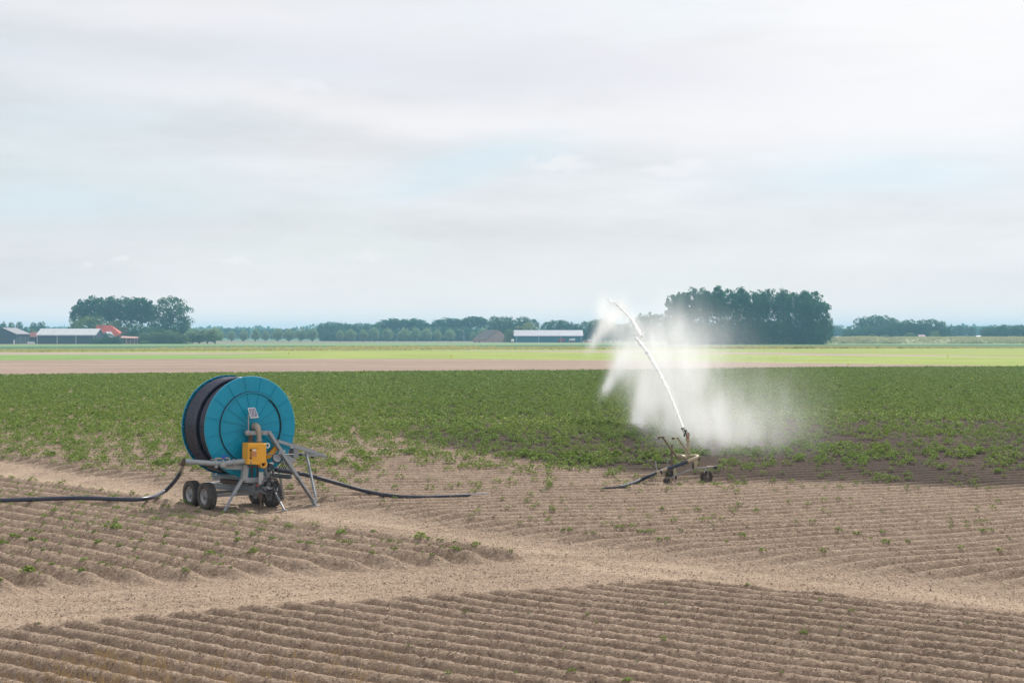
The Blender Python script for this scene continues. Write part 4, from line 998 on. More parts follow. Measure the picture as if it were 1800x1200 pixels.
    # inlet pipe along the left
    pa, pb, pc, pd = Z(112, 758, .85), Z(345, 775, 1.1), Z(405, 776, 1.15), Z(575, 757, 1.3)
    m = MB(); m.tube([pa, pb, pc, pd], [.083, .083, .085, .088], 18)
    for zx, zy, uu in ((350, 775, 1.1), (400, 777, 1.15), (492, 766, 1.22)):
        c = Z(zx, zy, uu); m.lathe(c, (pc - pa).normalized(), [(-.03, .05), (-.03, .115), (.03, .115), (.03, .05)], 20)
    ip = B(m, 'inlet_pipe', steel)
    m = MB(); m.lathe(Z(408, 788, 1.3), U, [(-.1, .04), (-.1, .09), (.05, .09), (.07, .06), (.07, .01)], 16); m.lathe(Z(355, 800, 1.15), U, [(-.05, .01), (-.05, .05), (.05, .05), (.05, .01)], 12)
    m.torus(Z(492, 768, 1.24), (pc - pa).normalized(), .10, .018, 20, 6); m.torus(Z(404, 772, 1.17), (pc - pa).normalized(), .11, .02, 20, 6); B(m, 'pipe_couplings', rim_m, ip)
    m = MB(); m.tube([Z(312, 742, 1.0), Z(340, 748, 1.0), Z(350, 738, 1.05), Z(400, 736, 1.1), Z(440, 732, 1.15), Z(455, 735, 1.15), Z(458, 755, 1.2)], [.02, .02, .04, .032, .03, .03, .03], 10); vp = B(m, 'valve_pipe', beige, ip)
    m = MB(); m.lathe(Z(398, 729, 1.1), A, [(0, .01), (0, .05), (.06, .06), (.14, .06), (.2, .045), (.2, .01)], 14); m.bar(Z(403, 716, 1.1), Z(438, 720, 1.1), .03, .02); B(m, 'valve', valve_blue, ip)
    B(MB().lathe(pa - Vector((.05, 0, .03)), Vector((.5, 0, .85)), [(-.12, .075), (.02, .09), (.1, .085)], 16), 'pipe_elbow', rust, ip)
    # cross beam, left post, left leg
    B(MB().bar(Z(425, 800, 1.05), Z(585, 806, 1.15), .10, .15), 'cross_beam', steel)
    m = MB(); m.bar(Z(582, 785, 1.2), Z(572, 905, 1.2), .15, .19, A); B(m, 'turntable_post', steel)
    lf = ZG(415, 1152, .04)
    m = MB(); m.bar(Z(555, 900, 1.25), Z(492, 1010, 1.22), .09, .09); m.bar(Z(500, 996, 1.22), lf, .06, .06); lg = B(m, 'front_leg', steel)
    m = MB(); m.box(lf, (.32, .16, .025)); B(m, 'foot_plate', rust, lg)
    m = MB()
    for t in (.2, .4, .6, .8):
        p = Z(500, 996, 1.22).lerp(lf, t); m.box(p + U * .034, (.02, .012, .02), (A, U, UP))
    B(m, 'peg_holes', black, lg)
    # turntable frame and trailer frame
    m = MB(); m.channel(Z(325, 882, -1.0), Z(690, 912, 1.1), .08, .17); m.channel(Z(430, 868, -1.1) + A * 1.2, Z(700, 898, .9) + A * 1.2, .08, .15)
    m.bar(Z(575, 905, 1.15), Z(760, 895, 1.2), .1, .15); m.bar(Z(325, 870, -1.0), Z(325, 870, -1.0) + A * 1.4, .1, .12); B(m, 'turntable_frame', steel)
    B(MB().bar(Z(333, 872, -.9), Z(333, 845, -.9), .13, .05), 'frame_stub', steel)
    m = MB().lathe(RC + UP * .86, UP, [(-.06, .05), (-.06, .62), (.05, .62), (.05, .05)], 40); B(m, 'turntable', rust)
    m = MB(); c0, c1 = Z(280, 942, -1.5), Z(745, 982, 1.35); m.channel(c0, c1, .09, .20)
    m.channel(c0 + A * 1.0, c1 - U * .9 + A * 1.0, .09, .18); m.bar(c0, c0 + A * 1.0, .1, .16); m.bar(c1 - U * 1.0, c1 - U * 1.0 + A * 1.0, .1, .16)
    wl = [(.33, -1.36), (-.61, -1.40), (.70, .86), (-.24, .86)]
    B(m, 'trailer_frame', steel)
    for (a_, b_) in ((0, 2), (1, 3)):
        p = RC + U * wl[a_][0] + A * wl[a_][1] + UP * .46; q = RC + U * wl[b_][0] + A * wl[b_][1] + UP * .46
        B(MB().bar(p, q, .09, .09), 'axle', steel_d)
    for k, (u_, v_) in enumerate(wl):
        p = RC + U * u_ + A * v_; z = float(height(p.x, p.y, False)); wheel(e, o, p + UP * (z + .435), A, .45, .30, rim_m, tyre_m)
    # mudguard-like dusty tank plate on the rear left wheel is not there: the tyre is bare
    # jack, actuator box, legs at the front right
    m = MB(); m.bar(Z(700, 1000, 1.35), Z(700, 1050, 1.35), .12, .12); m.bar(Z(702, 1040, 1.35), Z(702, 1128, 1.35), .06, .06, UP); m.box(Z(703, 1130, 1.35), (.14, .1, .04)); jk = B(m, 'jack', rust)
    B(MB().bar(Z(706, 842, 1.42), Z(706, 938, 1.42), .13, .13), 'actuator', paint('pale_grey', (.5, .5, .5), .5))
    m = MB(); m.bar(Z(800, 970, 1.3), ZG(888, 1140, .03), .05, .06, U); m.box(ZG(888, 1140, .03), (.2, .14, .02)); B(m, 'short_leg', steel_d)
    m = MB(); pr = ZG(882, 1060, .03); m.bar(Z(848, 840, .2), pr, .05, .08, U); m.box(pr, (.2, .14, .02)); m.bar(pr + UP * .3 - A * .1, pr, .08, .03); B(m, 'rear_leg', steel)
    m = MB(); m.bar(Z(735, 800, 1.2), Z(770, 960, 1.25), .08, .1, U); m.bar(Z(765, 790, 1.25), Z(765, 900, 1.25), .08, .08, U); B(m, 'front_post', steel)
    m = MB(); m.bar(Z(632, 800, 1.0), Z(632, 900, 1.0), .06, .06); m.bar(Z(678, 800, 1.0), Z(678, 900, 1.0), .06, .06); m.bar(Z(605, 795, 1.3), Z(700, 800, 1.3), .1, .05); B(m, 'drive_shaft', rust)
    m = MB(); m.bar(Z(810, 815, .8), Z(940, 822, .7), .08, .12); m.bar(Z(745, 960, 1.4), Z(830, 975, 1.4), .12, .1); B(m, 'side_beam', steel)
    # hydraulic cluster
    m = MB()
    for a_, b_, s_ in ((775, 790, .10), (795, 800, .07), (770, 830, .08), (800, 840, .06), (790, 985, .10), (815, 960, .08), (770, 900, .09)): m.box(Z(a_, b_, 1.42), (s_, s_, s_ * 1.3), (A, U, UP))
    m.box(Z(682, 968, 1.46), (.16, .1, .13), (A, U, UP)); m.bar(Z(790, 785, 1.4), Z(795, 870, 1.4), .03); m.bar(Z(775, 785, 1.45), Z(778, 890, 1.45), .025)
    B(m, 'valve_block', paint('dark_fittings', (.04, .042, .055), .5))
    for cx_, cy_, rx, ry, uu in ((770, 945, 62, 60, 1.55), (800, 925, 40, 40, 1.58), (806, 930, 33, 38, 1.6), (765, 960, 55, 45, 1.53)):
        B(MB().tube([Z(cx_ + rx * math.cos(t * .45), cy_ + ry * math.sin(t * .45) * (1 + .08 * math.sin(t)), uu + .02 * math.sin(t)) for t in range(15)], .013, 6), 'hydraulic_line', black)
    for k in range(4): B(MB().tube([Z(845 + k * 15, 825, 1.1), Z(850 + k * 17, 800, 1.15), Z(868 + k * 14, 780, 1.15), Z(860 + k * 16, 765, 1.1)], .012, 6), 'hydraulic_line', black)
    B(MB().tube([Z(775, 870, 1.5), Z(760, 900, 1.55), Z(740, 950, 1.55)], .013, 6), 'hydraulic_line', black)
    B(MB().box(Z(676, 944, 1.48), (.06, .05, .05), (A, U, UP)), 'signal_knob', signred)
    m = MB(); m.lathe(Z(772, 775, 1.42), A, [(0, .01), (0, .04), (.14, .04), (.14, .01)], 12); B(m, 'pump_cap', white)

# ------------------------------------------------------------------ hoses on the ground
def smooth_pts(pts, n=6):
    out = []
    for i in range(len(pts) - 1):
        p0, p1, p2, p3 = pts[max(i - 1, 0)], pts[i], pts[i + 1], pts[min(i + 2, len(pts) - 1)]
        for k in range(n):
            t = k / n
            out.append(.5 * ((2 * p1) + (p2 - p0) * t + (2 * p0 - 5 * p1 + 4 * p2 - p3) * t * t + (3 * p1 - p0 - 3 * p2 + p3) * t ** 3))
    return out + [pts[-1]]
def build_hoses():
    pa = Z(112, 758, .85)
    P = [pa + Vector((-.06, -.01, -.05)), W(319, 825, 46.4), W(312, 838, 46.8), W(301, 852, 47.0), W(288, 864, 47.1)]
    for px, py in ((268, 873.5), (240, 877.6), (200, 877.0), (165, 875.6), (130, 875.2), (95, 876.0), (60, 877.2), (30, 878.2), (0, 879.2), (-60, 881), (-200, 886)): P.append(GR(px, py, .35))
    P = smooth_pts(P, 5)
    m = MB().tube(P, .072, 12)
    o = m.build('supply_hose', hose_m, None, P[0]); tag(o, 'thick black supply hose lying across the ridges from the left edge up to the reel', 'hose')
    P = [Z(820, 828, 1.0), W(505, 829, 46.2), W(530, 833, 46.5), W(560, 840, 46.9), W(601.7, 851.7, 47.3), W(643, 863, 47.6), GR(685, 870.6, .30), GR(727, 873.5, .28), GR(777, 872.5, .26), GR(820, 870.7, .24), GR(860, 869, .17),
         GR(920, 866, .10), GR(1000, 862, .10), GR(1050, 859.5, .17), GR(1085, 857, .27), GR(1098, 853.5, .3), W(1120, 846, 52.2), W(1140, 837, 52.4), W(1153, 831, 52.6)]
    P = smooth_pts(P, 5)
    m = MB().tube(P, .066, 12)
    o = m.build('delivery_hose', paint('dusty_hose', (.035, .040, .058), .62, 0, (.24, .19, .14), .7, 2.5, .1, .35), None, P[0]); tag(o, 'dark hose running along the furrow from the blue reel to the sprinkler cart', 'hose')

# ------------------------------------------------------------------ sprinkler cart
tan = paint('tan_paint', (.46, .39, .27), .6, 0, (.22, .15, .1), .35, 5)
brown = paint('muddy_paint', (.17, .12, .09), .8, 0, (.1, .07, .05), .5, 6)
cart_grey = paint('cart_steel', (.30, .30, .29), .6, .2, (.2, .15, .1), .4, 5)
mudtyre = paint('muddy_tyre', (.06, .045, .04), .9, 0, (.16, .11, .08), .7, 5, .4)
gunm = paint('gun_metal', (.02, .022, .028), .4)
brassm = paint('orange_brass', (.34, .20, .12), .5, .3)
hose_b = paint('blue_black_hose', (.022, .032, .07), .35, 0, (.12, .12, .13), .2, 3)
def K(zx, zy, dd=0.0): return W(1060 + zx / 8.1818, 730 + zy / 8.1818, 52.6 + dd)
def build_cart():
    o = GR(1190, 850); e = empty('sprinkler_cart', o, 'wheeled sprinkler cart with a water gun on its riser standing right of centre', 'irrigation cart')
    B = lambda mb, n, m, p=None: mb.build(n, m, p or e, o)
    # pipe train
    m = MB(); m.tube([K(1210, 665, .0), K(1290, 632, 0), K(1345, 612, 0), K(1365, 600, .1), K(1360, 588, .3), K(1330, 578, .5), K(1245, 585, .7), K(1150, 580, .8)], [.066, .066, .068, .07, .07, .066, .06, .055], 16)
    m.tube([K(760, 825, 0), K(835, 800, 0), K(925, 765, 0)], .06, 14); pp = B(m, 'main_pipe', tan)
    m = MB(); m.lathe(K(1381, 612, .1), (1, -.1, .25), [(-.03, .02), (-.03, .10), (.02, .10), (.02, .02)], 18); m.lathe(K(1212, 668, 0), (1, 0, .42), [(-.03, .05), (-.03, .085), (.03, .085), (.03, .05)], 18); B(m, 'end_flange', rust, pp)
    m = MB().lathe(K(835, 812, 0), (1, 0, .42), [(-.03, .05), (-.03, .095), (.03, .095), (.03, .05)], 18); B(m, 'clamp_ring', gunm, pp)
    B(MB().tube([K(925, 768, 0), K(1060, 722, 0), K(1212, 668, 0)], .062, 14), 'hose_section', hose_b)
    # riser and gun
    m = MB(); m.tube([K(1222, 585, .65), K(1223, 400, .65), K(1224, 360, .65)], [.062, .055, .05], 16)
    for y in (405, 358): m.lathe(K(1224, y, .65), UP, [(-.02, .03), (-.02, .09), (.02, .09), (.02, .03)], 18)
    B(m, 'riser', tan)
    m = MB(); m.lathe(K(1218, 345, .65), UP, [(0, .09), (.04, .075), (.1, .06), (.16, .07), (.18, .04)], 16); m.tube([K(1218, 310, .65), K(1216, 280, .68), K(1205, 258, .75)], [.055, .06, .05], 12); B(m, 'swivel', brassm)
    gdir = (K(1150, 185, 1.0) - K(1205, 262, .7))
    m = MB(); m.tube([K(1210, 268, .7), K(1190, 232, .85), K(1170, 205, .95), K(1160, 182, 1.0)], [.05, .045, .035, .022], 12)
    m.tube([K(1172, 300, .6), K(1178, 270, .65), K(1165, 240, .75), K(1135, 195, .9), K(1128, 182, .92)], [.03, .034, .018, .015, .02], 8); m.box(K(1135, 188, .9), (.07, .05, .06)); m.box(K(1172, 285, .6), (.07, .06, .1))
    m.tube([K(1240, 300, .65), K(1236, 262, .7), K(1215, 235, .75)], [.02, .025, .015], 8); m.box(K(1195, 215, .8), (.06, .06, .05)); B(m, 'water_gun', gunm)
    # lifting arms
    for k, (pts, dd) in enumerate(((((808, 318), (862, 316), (960, 460), (1080, 622), (1180, 612)), .15), (((1012, 326), (1072, 326), (1150, 450), (1245, 600)), -.1))):
        m = MB(); q = [K(x, y, dd) for x, y in pts]; m.bar(q[0] + Vector((0, 0, .015)), q[1] + Vector((.01, 0, .015)), .08, .045)
        for a_, b_ in zip(q[1:], q[2:]): m.bar(a_, b_, .07, .055, (0, 1, 0))
        m.box(q[1] + Vector((.01, 0, -.01)), (.09, .08, .1)); ar = B(m, 'lifting_arm', tan if k else brown)
        B(MB().box(q[0] + Vector((-.01, 0, -.01)), (.10, .09, .07)), 'arm_pad', rust, ar)
        m = MB(); qq = [p + Vector((.035, -.02, .0)) for p in q[1:]]
        for a_, b_ in zip(qq, qq[1:]): m.bar(a_, b_, .015, .06, (0, 1, 0))
        B(m, 'arm_edge', brown if k else tan, ar)
    m = MB(); m.bar(K(990, 425, .3), K(990, 790, .2), .07, .05, (0, 1, 0)); B(m, 'mast', brown)
    m = MB(); m.bar(K(1000, 570, .7), K(1140, 566, .7), .06, .08); m.bar(K(1140, 578, .6), K(1195, 604, .3), .1, .07); m.bar(K(1060, 625, .3), K(1185, 615, .3), .05, .05); B(m, 'upper_frame', tan)
    B(MB().bar(K(757, 655, .1), K(775, 800, .0), .05, .04, (0, 1, 0)), 'stake', cart_grey)
    m = MB(); m.bar(K(925, 640, .4), K(932, 780, .3), .035, .035, (0, 1, 0)); m.bar(K(918, 634, .4), K(985, 632, .4), .035, .035); B(m, 'side_hoop', cart_grey)
    # lower frame
    m = MB(); m.bar(K(968, 905, -.1), K(1060, 850, -.05), .04, .04); m.bar(K(1055, 852, -.05), K(1305, 765, .1), .04, .045); m.bar(K(1300, 765, .1), K(1640, 732, .3), .04, .045)
    B(m, 'axle_beam', cart_grey)
    m = MB(); m.bar(K(1292, 680, .1), K(1298, 768, .1), .06, .06, (0, 1, 0)); m.box(K(985, 835, .2), (.16, .06, .26)); m.box(K(1050, 890, .2), (.07, .06, .14)); B(m, 'struts', gunm)
    m = MB(); m.prism([K(1312, 655, .0), K(1362, 640, .0), K(1352, 735, .0), K(1318, 745, .0)], Vector((0, .05, 0))); B(m, 'plate', tan); B(MB().prism([K(1010, 780, .1), K(1050, 775, .1), K(1062, 850, .1), K(1015, 862, .1)], Vector((0, .04, 0))), 'plate', tan); B(MB().box(K(1540, 738, .3), (.25, .1, .06)), 'plate', tan)
    B(MB().box(K(1617, 748, .3), (.13, .14, .12)), 'counterweight', gunm)
    # wheels
    def wh(zx, zy, dd, rad, wid, n):
        c = K(zx, zy, dd); wheel(e, o, c, Vector(n), rad, wid, brown, mudtyre, 22)
    wh(915, 950, 0, .125, .20, (.85, -.5, 0)); wh(950, 850, 1.0, .20, .13, (.8, -.6, 0)); wh(1040, 870, 1.3, .14, .1, (.8, -.6, 0)); wh(1490, 885, .35, .245, .11, (.25, -.97, 0))
    m = MB(); m.bar(K(1475, 765, .2), K(1455, 830, .1), .03, .03, (0, 1, 0)); m.bar(K(1480, 765, .3), K(1510, 800, .2), .05, .04, (0, 1, 0)); m.bar(K(1510, 790, .2), K(1512, 890, .18), .03, .03, (0, 1, 0)); B(m, 'wheel_fork', cart_grey)

# ------------------------------------------------------------------ water
def build_water():
    rng = np.random.default_rng(99)
    wm, nt, out = nmat('white_water'); b = node(nt, 'ShaderNodeBsdfPrincipled'); b.inputs['Base Color'].default_value = (.98, .98, .98, 1); b.inputs['Roughness'].default_value = .4
    t = node(nt, 'ShaderNodeBsdfTranslucent'); t.inputs['Color'].default_value = (.99, .99, .99, 1); ms = node(nt, 'ShaderNodeMixShader'); ms.inputs[0].default_value = .7
    L(nt, b.outputs[0], ms.inputs[1]); L(nt, t.outputs[0], ms.inputs[2]); L(nt, ms.outputs[0], out.inputs['Surface'])
    seg1 = [(1202.0, 752, 53.4), (1196, 737, 55), (1185, 710, 58), (1172, 680, 61), (1158, 652, 65), (1143, 627, 69), (1128, 605, 72), (1114, 589, 75)]
    seg2 = [(1128, 592, 73), (1118, 573, 77), (1106, 556, 81), (1094, 544, 84), (1080, 533, 87), (1068, 527, 90)]
    def lump(pts, r0, r1, amp, seed, n=16, seg=12):
        P = smooth_pts([W(*p) for p in pts], n); N = len(P); rs = []
        for i in range(N):
            t = i / (N - 1); rs.append((r0 + (r1 - r0) * t) * max(.12, min(1, (1 - t) * 9) * (1 if r0 < .05 else min(1, t * 7 + .1))) * (1 + amp * t * 1.6 * float(fbm(np.array(i * .33), np.array(seed * 1.0), 3, seed))))
        m = MB().tube(P, rs, seg); return m, P
    m1, P1 = lump(seg1, .028, .092, .7, 3); m2, P2 = lump(seg2, .105, .03, .9, 8)
    rs = random.Random(4); m = MB(); m.v, m.f, m.sm = m1.v, m1.f, m1.sm; m.add(m2.v, m2.f, True)
    jm, nt, out = nmat('foaming_water'); b = node(nt, 'ShaderNodeBsdfTranslucent'); b.inputs['Color'].default_value = (.99, .99, .99, 1); d = node(nt, 'ShaderNodeBsdfDiffuse'); d.inputs['Color'].default_value = (.98, .98, .98, 1)
    a1 = node(nt, 'ShaderNodeMixShader'); a1.inputs[0].default_value = .5; L(nt, d.outputs[0], a1.inputs[1]); L(nt, b.outputs[0], a1.inputs[2])
    tr = node(nt, 'ShaderNodeBsdfTransparent'); a2 = node(nt, 'ShaderNodeMixShader'); a2.inputs[0].default_value = .22; L(nt, tr.outputs[0], a2.inputs[1]); L(nt, a1.outputs[0], a2.inputs[2]); L(nt, a2.outputs[0], out.inputs['Surface'])
    pv = node(nt, 'ShaderNodeVolumePrincipled'); pv.inputs['Color'].default_value = (1, 1, 1, 1); pv.inputs['Density'].default_value = 16; pv.inputs['Anisotropy'].default_value = .3; L(nt, pv.outputs[0], out.inputs['Volume'])
    m.v = [v + Vector((rs.gauss(0, 1), rs.gauss(0, 1), rs.gauss(0, 1))) * .02 * min(1, max(0, (v.y - 54) / 12)) for v in m.v]
    jet = m.build('water_jet', jm, None, P1[0]); tag(jet, 'white jet of water arching up and away from the sprinkler gun', 'water jet'); m = MB()
    # torn blobs along the upper jet
    for P, lo, k_ in ((P1, .2, 2600), (P2, 0, 4200)):
        for _ in range(k_):
            t = lo + (1 - lo) * rs.random(); p = P[int(t * (len(P) - 1))]; s = (.03 + .12 * t) if P is P1 else (.13 + .16 * t)
            c = p + Vector((rs.gauss(0, s), rs.gauss(0, s), rs.gauss(0, s))); r = rs.uniform(.008, .026)
            q = [c + Vector((rs.uniform(-1, 1), rs.uniform(-1, 1), rs.uniform(-1, 1))).normalized() * r for _ in range(4)]
            m.add(q, [(0, 1, 2), (0, 2, 3), (0, 3, 1), (1, 3, 2)])
    m.build('jet_spray', wm, jet, P1[0])
    # mist: one even-coloured volume whose density follows the falling curtain of water
    # (centre px, py, distance), (half widths px, px, metres), density
    G = [((1192, 655, 76), (48, 85, 5), .19, 0), ((1225, 735, 70), (60, 62, 5), .14, 0), ((1150, 605, 78), (42, 45, 5), .15, 0), ((1280, 758, 66), (90, 50, 5), .085, 0),
         ((1095, 565, 88), (26, 26, 3), .12, 0), ((1100, 640, 86), (22, 46, 3), .11, 0), ((1230, 600, 82), (70, 45, 5), .045, 0), ((1160, 690, 78), (40, 60, 4), .11, 0), ((1330, 725, 72), (95, 85, 6), .036, 0),
         ((1064, 574, 90), (9, 34, 1.6), .75, 33), ((1049, 596, 90), (4.5, 12, 1.2), 1.1, 20), ((1062, 545, 90), (12, 22, 2), .25, 0),
         ((1084, 650, 86), (9, 34, 1.6), .70, 28), ((1070, 675, 87), (5, 14, 1.2), 1.0, 25), ((1128, 715, 82), (11, 36, 2), .42, 8), ((1121, 745, 82), (7, 16, 1.4), .9, 8)]
    G += [((1076, 560, 89), (20, 30, 2.5), .22, 15), ((1100, 622, 86), (22, 38, 3), .20, 15), ((1142, 690, 82), (22, 48, 3), .20, 8)]
    G = [(a, b, rho * (.70 if rho < .3 else .75), r_) for a, b, rho, r_ in G]
    vm, nt, out = nmat('mist_volume')
    geo = node(nt, 'ShaderNodeNewGeometry'); P = geo.outputs['Position']
    tot = None
    for (px, py, d), (sx, sy, sz), rho, rot in G:
        c = W(px, py, d); s = d / F
        mp = node(nt, 'ShaderNodeMapping'); mp.vector_type = 'TEXTURE'; mp.inputs['Location'].default_value = c; mp.inputs['Rotation'].default_value = (0, R(rot), 0); mp.inputs['Scale'].default_value = (sx * s, sz, sy * s); L(nt, P, mp.inputs['Vector'])
        dt = node(nt, 'ShaderNodeVectorMath', operation='DOT_PRODUCT'); L(nt, mp.outputs[0], dt.inputs[0]); L(nt, mp.outputs[0], dt.inputs[1])
        g = math_(nt, 'MULTIPLY', math_(nt, 'EXPONENT', math_(nt, 'MULTIPLY', dt.outputs['Value'], -1.0)), rho)
        tot = g if tot is None else math_(nt, 'ADD', tot, g)
    mp = node(nt, 'ShaderNodeMapping'); mp.inputs['Scale'].default_value = (1.35, .8, .50); mp.inputs['Rotation'].default_value = (0, R(20), 0); L(nt, P, mp.inputs['Vector'])
    n1 = noise(nt, mp.outputs[0], .9, 5, .6)
    dens = math_(nt, 'MULTIPLY', tot, math_(nt, 'MULTIPLY', ramp(nt, n1, .28, .75), 2.3))
    dens = math_(nt, 'MAXIMUM', math_(nt, 'SUBTRACT', dens, .0015), 0)
    pv = node(nt, 'ShaderNodeVolumePrincipled'); pv.inputs['Color'].default_value = (1, 1, 1, 1); pv.inputs['Anisotropy'].default_value = .3; L(nt, dens, pv.inputs['Density']); L(nt, pv.outputs[0], out.inputs['Volume'])
    x0, x1, y0, y1, z1 = 2.5, 23, 55.5, 96, 9.6
    m = MB().hexa([(x0, y0, .02), (x1, y0, .02), (x1, y1, .02), (x0, y1, .02)], [(x0, y0, z1), (x1, y0, z1), (x1, y1, z1), (x0, y1, z1)])
    o = m.build('water_mist', vm); tag(o, 'white cloud of drifting spray between the jet and the potato crop', 'mist', kind='stuff')
    # droplets
    V = []; n_all = 0
    tw = np.array([g[2] * g[1][0] * g[1][1] for g in G]); tw = tw / tw.sum()
    for ((px, py, d), (sx, sy, sz), rho, rot), w in zip(G, tw):
        n = int(34000 * w) + 500; c = W(px, py, d); s = d / F
        p = rng.normal(size=(n, 3)) * [sx * s * .8, sz * .75, sy * s * .8]; ca, sa = math.cos(R(rot)), math.sin(R(rot))
        p = np.stack([p[:, 0] * ca + p[:, 2] * sa, p[:, 1], -p[:, 0] * sa + p[:, 2] * ca], 1) + np.array(c); V.append(p)
    V = np.concatenate(V); V = V[(V[:, 2] > .1)]
    n = len(V); q = rng.normal(size=(n, 4, 3)); q /= np.linalg.norm(q, axis=2)[:, :, None]; rr = rng.uniform(.004, .012, (n, 1, 1))
    vv = (V[:, None, :] + q * rr * [1, 1, 1.8]).reshape(-1, 3); i = np.arange(n)[:, None] * 4
    f = np.concatenate([i + [0, 1, 2], i + [0, 2, 3], i + [0, 3, 1], i + [1, 3, 2]], 0)
    o = np_mesh('water_droplets', vv, f, wm); tag(o, 'countless white droplets falling from the jet', 'water droplets', kind='stuff')

# ------------------------------------------------------------------ haze, sun, sky
def build_air():
    m, nt, out = nmat('haze'); pv = node(nt, 'ShaderNodeVolumePrincipled'); pv.inputs['Color'].default_value = (.36, .70, 1.0, 1); pv.inputs['Density'].default_value = .00023; pv.inputs['Anisotropy'].default_value = 0
    L(nt, pv.outputs[0], out.inputs['Volume'])
    mb = MB().hexa([(-5050, -300, -1.5), (5050, -300, -1.5), (5050, 5050, -1.5), (-5050, 5050, -1.5)], [(-5050, -300, 44), (5050, -300, 44), (5050, 5050, 44), (-5050, 5050, 44)])
    o = mb.build('haze', m); tag(o, 'pale summer haze over the whole plain', 'haze', kind='stuff')
SUN_AZ, SUN_EL = 20, 46      # azimuth from the view direction towards the right
def build_light():
    l = bpy.data.lights.new('sun', 'SUN'); l.energy = 4.9; l.angle = R(1.2); l.color = (1, .955, .89)
    o = bpy.data.objects.new('sun', l); COL.objects.link(o)
    d = Vector((math.sin(R(SUN_AZ)) * math.cos(R(SUN_EL)), math.cos(R(SUN_AZ)) * math.cos(R(SUN_EL)), math.sin(R(SUN_EL))))
    o.rotation_euler = (-d).to_track_quat('-Z', 'Y').to_euler(); o.location = (0, 0, 60)
    w = bpy.data.worlds.new('World'); scene.world = w; w.use_nodes = True; nt = w.node_tree
    for n in list(nt.nodes): nt.nodes.remove(n)
    out = node(nt, 'ShaderNodeOutputWorld'); bg = node(nt, 'ShaderNodeBackground'); bg.inputs['Strength'].default_value = .111
    sky = node(nt, 'ShaderNodeTexSky', sky_type='NISHITA'); sky.sun_disc = False; sky.sun_elevation = R(SUN_EL); sky.sun_rotation = R(SUN_AZ)
    sky.dust_density = 2.0
    tc = node(nt, 'ShaderNodeTexCoord'); V = tc.outputs['Generated']
    sx = node(nt, 'ShaderNodeSeparateXYZ'); L(nt, V, sx.inputs[0])
    # cloud sheet: noise stretched along the horizon
    mp = node(nt, 'ShaderNodeMapping'); mp.inputs['Scale'].default_value = (1.0, 1.0, 4.2); mp.inputs['Location'].default_value = (.35, 0, .55); mp.inputs['Rotation'].default_value = (0, R(4), 0); L(nt, V, mp.inputs['Vector'])
    n1 = noise(nt, mp.outputs[0], 2.6, 7, .52)
    mp2 = node(nt, 'ShaderNodeMapping'); mp2.inputs['Scale'].default_value = (1.3, 1, 7); mp2.inputs['Location'].default_value = (1.9, 0, 2.2); mp2.inputs['Rotation'].default_value = (0, R(-6), 0); L(nt, V, mp2.inputs['Vector'])
    n2 = noise(nt, mp2.outputs[0], 4.5, 8, .6)
    x = math_(nt, 'ADD', math_(nt, 'MULTIPLY', sx.outputs[0], 1.35), .5, clamp=True)
    el = math_(nt, 'MULTIPLY', sx.outputs[2], 4.2, clamp=True)
    # brightness of the veil: brighter to the right and upwards
    vb = math_(nt, 'ADD', math_(nt, 'MULTIPLY', x, .8), 6.85)
    vb = math_(nt, 'ADD', vb, math_(nt, 'MULTIPLY', math_(nt, 'MULTIPLY', x, el), 1.25))
    vb = math_(nt, 'ADD', vb, math_(nt, 'MULTIPLY', math_(nt, 'SUBTRACT', n2, .5), 3.6))
    cc = node(nt, 'ShaderNodeCombineXYZ'); L(nt, vb, cc.inputs[0]); L(nt, math_(nt, 'MULTIPLY', vb, .988), cc.inputs[1]); L(nt, math_(nt, 'MULTIPLY', vb, 1.015), cc.inputs[2])
    sk = mixc(nt, 1.0, sky.outputs[0], (1.25, 1.35, 1.25), 'MULTIPLY')
    base = mixc(nt, .5, sk, (5.6, 7.1, 8.0))
    fac = math_(nt, 'ADD', math_(nt, 'MULTIPLY', ramp(nt, n1, .34, .58), .30), .62, clamp=True)
    col = mixc(nt, fac, base, cc.outputs[0])
    # greyer underside patches high up
    gpatch = math_(nt, 'MULTIPLY', math_(nt, 'MULTIPLY', ramp(nt, n2, .50, .70), ramp(nt, sx.outputs[2], .12, .2)), .35)
    col = mixc(nt, gpatch, col, (6.6, 6.75, 7.6))
    def patch(col, px, py, a, b, s, tint, rot=0):
        D = Vector(((px - CX) / F, 1, (HOR - py) / F)).normalized() + Vector((.05, .05, .0225))
        of = node(nt, 'ShaderNodeVectorMath', operation='MULTIPLY_ADD'); L(nt, n3, of.inputs[0]); of.inputs[1].default_value = (.10, .10, .045); L(nt, V, of.inputs[2])
        q = node(nt, 'ShaderNodeMapping'); q.vector_type = 'TEXTURE'; q.inputs['Location'].default_value = D; q.inputs['Rotation'].default_value = (0, R(rot), 0); q.inputs['Scale'].default_value = (a / F, .5, b / F); L(nt, of.outputs[0], q.inputs['Vector'])
        dt = node(nt, 'ShaderNodeVectorMath', operation='DOT_PRODUCT'); L(nt, q.outputs[0], dt.inputs[0]); L(nt, q.outputs[0], dt.inputs[1])
        return mixc(nt, math_(nt, 'MULTIPLY', math_(nt, 'EXPONENT', math_(nt, 'MULTIPLY', dt.outputs['Value'], -1)), s), col, tint)
    nz = node(nt, 'ShaderNodeTexNoise'); nz.inputs['Scale'].default_value = 5; nz.inputs['Detail'].default_value = 6; L(nt, V, nz.inputs['Vector']); n3 = nz.outputs['Color']
    W1, BL, GY = (8.95, 8.7, 8.8), (6.5, 7.75, 8.5), (7.15, 7.2, 7.85)
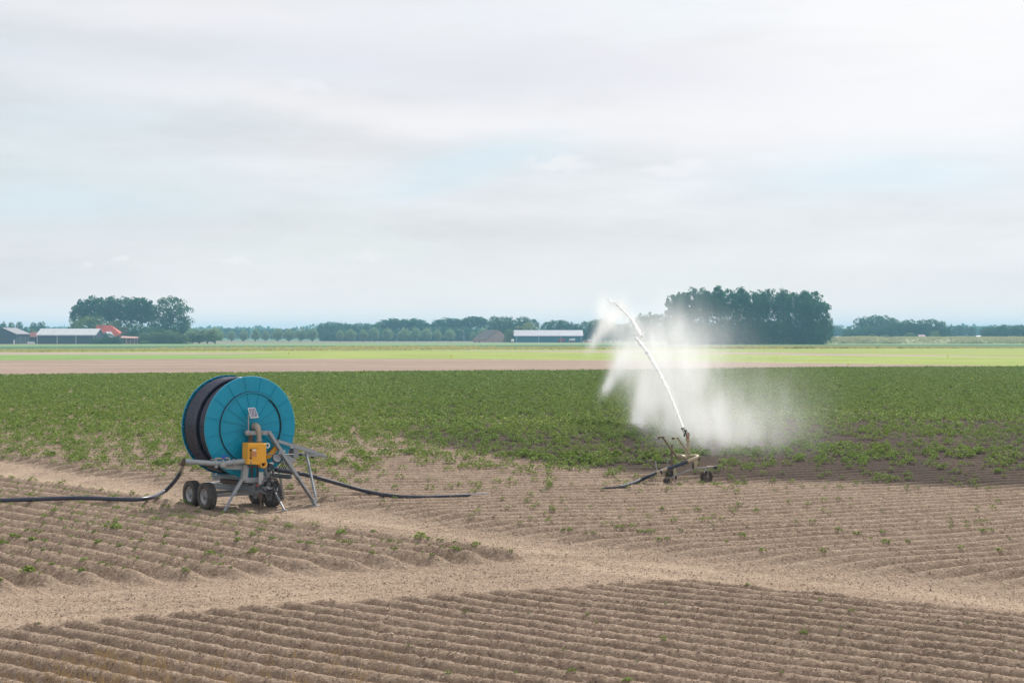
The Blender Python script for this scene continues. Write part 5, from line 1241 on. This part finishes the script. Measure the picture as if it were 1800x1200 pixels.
    for a_ in ((900, 120, 330, 50, .7, GY, 3), (430, 100, 260, 60, .35, GY, 0), (1250, 120, 160, 35, .4, GY, 0), (700, 205, 520, 26, .55, W1, 5), (1400, 215, 400, 40, .5, W1, 0), (250, 20, 500, 40, .4, W1, 0),
               (870, 285, 180, 34, .7, BL, -4), (1560, 300, 260, 45, .65, BL, 0), (60, 350, 260, 40, .5, BL, 0), (760, 330, 150, 20, .4, BL, -4), (1700, 60, 420, 130, .55, (9.3, 9.1, 9.1), 0), (1500, 450, 420, 70, .4, (8.5, 8.5, 8.6), 0), (700, 480, 600, 60, .35, (8.0, 7.9, 8.0), 0), (900, 585, 2600, 75, .8, (10.0, 9.2, 8.7), 0)):
        col = patch(col, *a_)
    # small fair-weather puffs low in the sky
    wv = node(nt, 'ShaderNodeTexNoise'); wv.inputs['Scale'].default_value = 60; wv.inputs['Detail'].default_value = 5; L(nt, V, wv.inputs['Vector'])
    off = node(nt, 'ShaderNodeVectorMath', operation='MULTIPLY_ADD'); L(nt, wv.outputs['Color'], off.inputs[0]); off.inputs[1].default_value = (.026, .026, .02); 
    L(nt, V, off.inputs[2])
    pf = None
    for px, py, a, b, s in ((980, 289, 62, 13, .55), (1010, 277, 24, 9, .4), (1185, 299, 72, 9, .5), (1212, 289, 30, 11, .6), (212, 455, 14, 7, .5), (415, 460, 26, 7, .4), (650, 447, 30, 8, .3), (1268, 450, 30, 6, .3), (540, 150, 40, 12, .3), (160, 465, 14, 6, .4)):
        D = Vector(((px - CX) / F, 1, (HOR - py) / F)).normalized() + Vector((.013, .013, .010)); 
        q = node(nt, 'ShaderNodeMapping'); q.vector_type = 'TEXTURE'; q.inputs['Location'].default_value = D; q.inputs['Scale'].default_value = (a / F, .5, b / F); L(nt, off.outputs[0], q.inputs['Vector'])
        dt = node(nt, 'ShaderNodeVectorMath', operation='DOT_PRODUCT'); L(nt, q.outputs[0], dt.inputs[0]); L(nt, q.outputs[0], dt.inputs[1])
        g = math_(nt, 'MULTIPLY', ramp(nt, math_(nt, 'EXPONENT', math_(nt, 'MULTIPLY', dt.outputs['Value'], -1)), .1, .85), s)
        pf = g if pf is None else math_(nt, 'MAXIMUM', pf, g)
    col = mixc(nt, math_(nt, 'MULTIPLY', pf, .9), col, (8.9, 8.7, 8.8))
    L(nt, col, bg.inputs['Color']); L(nt, bg.outputs[0], out.inputs['Surface'])

build_field(); build_clods(); build_bands(); build_plants(); build_grass(); build_trees(); build_buildings()
build_reel(); build_hoses(); build_cart(); build_water(); build_air(); build_light()
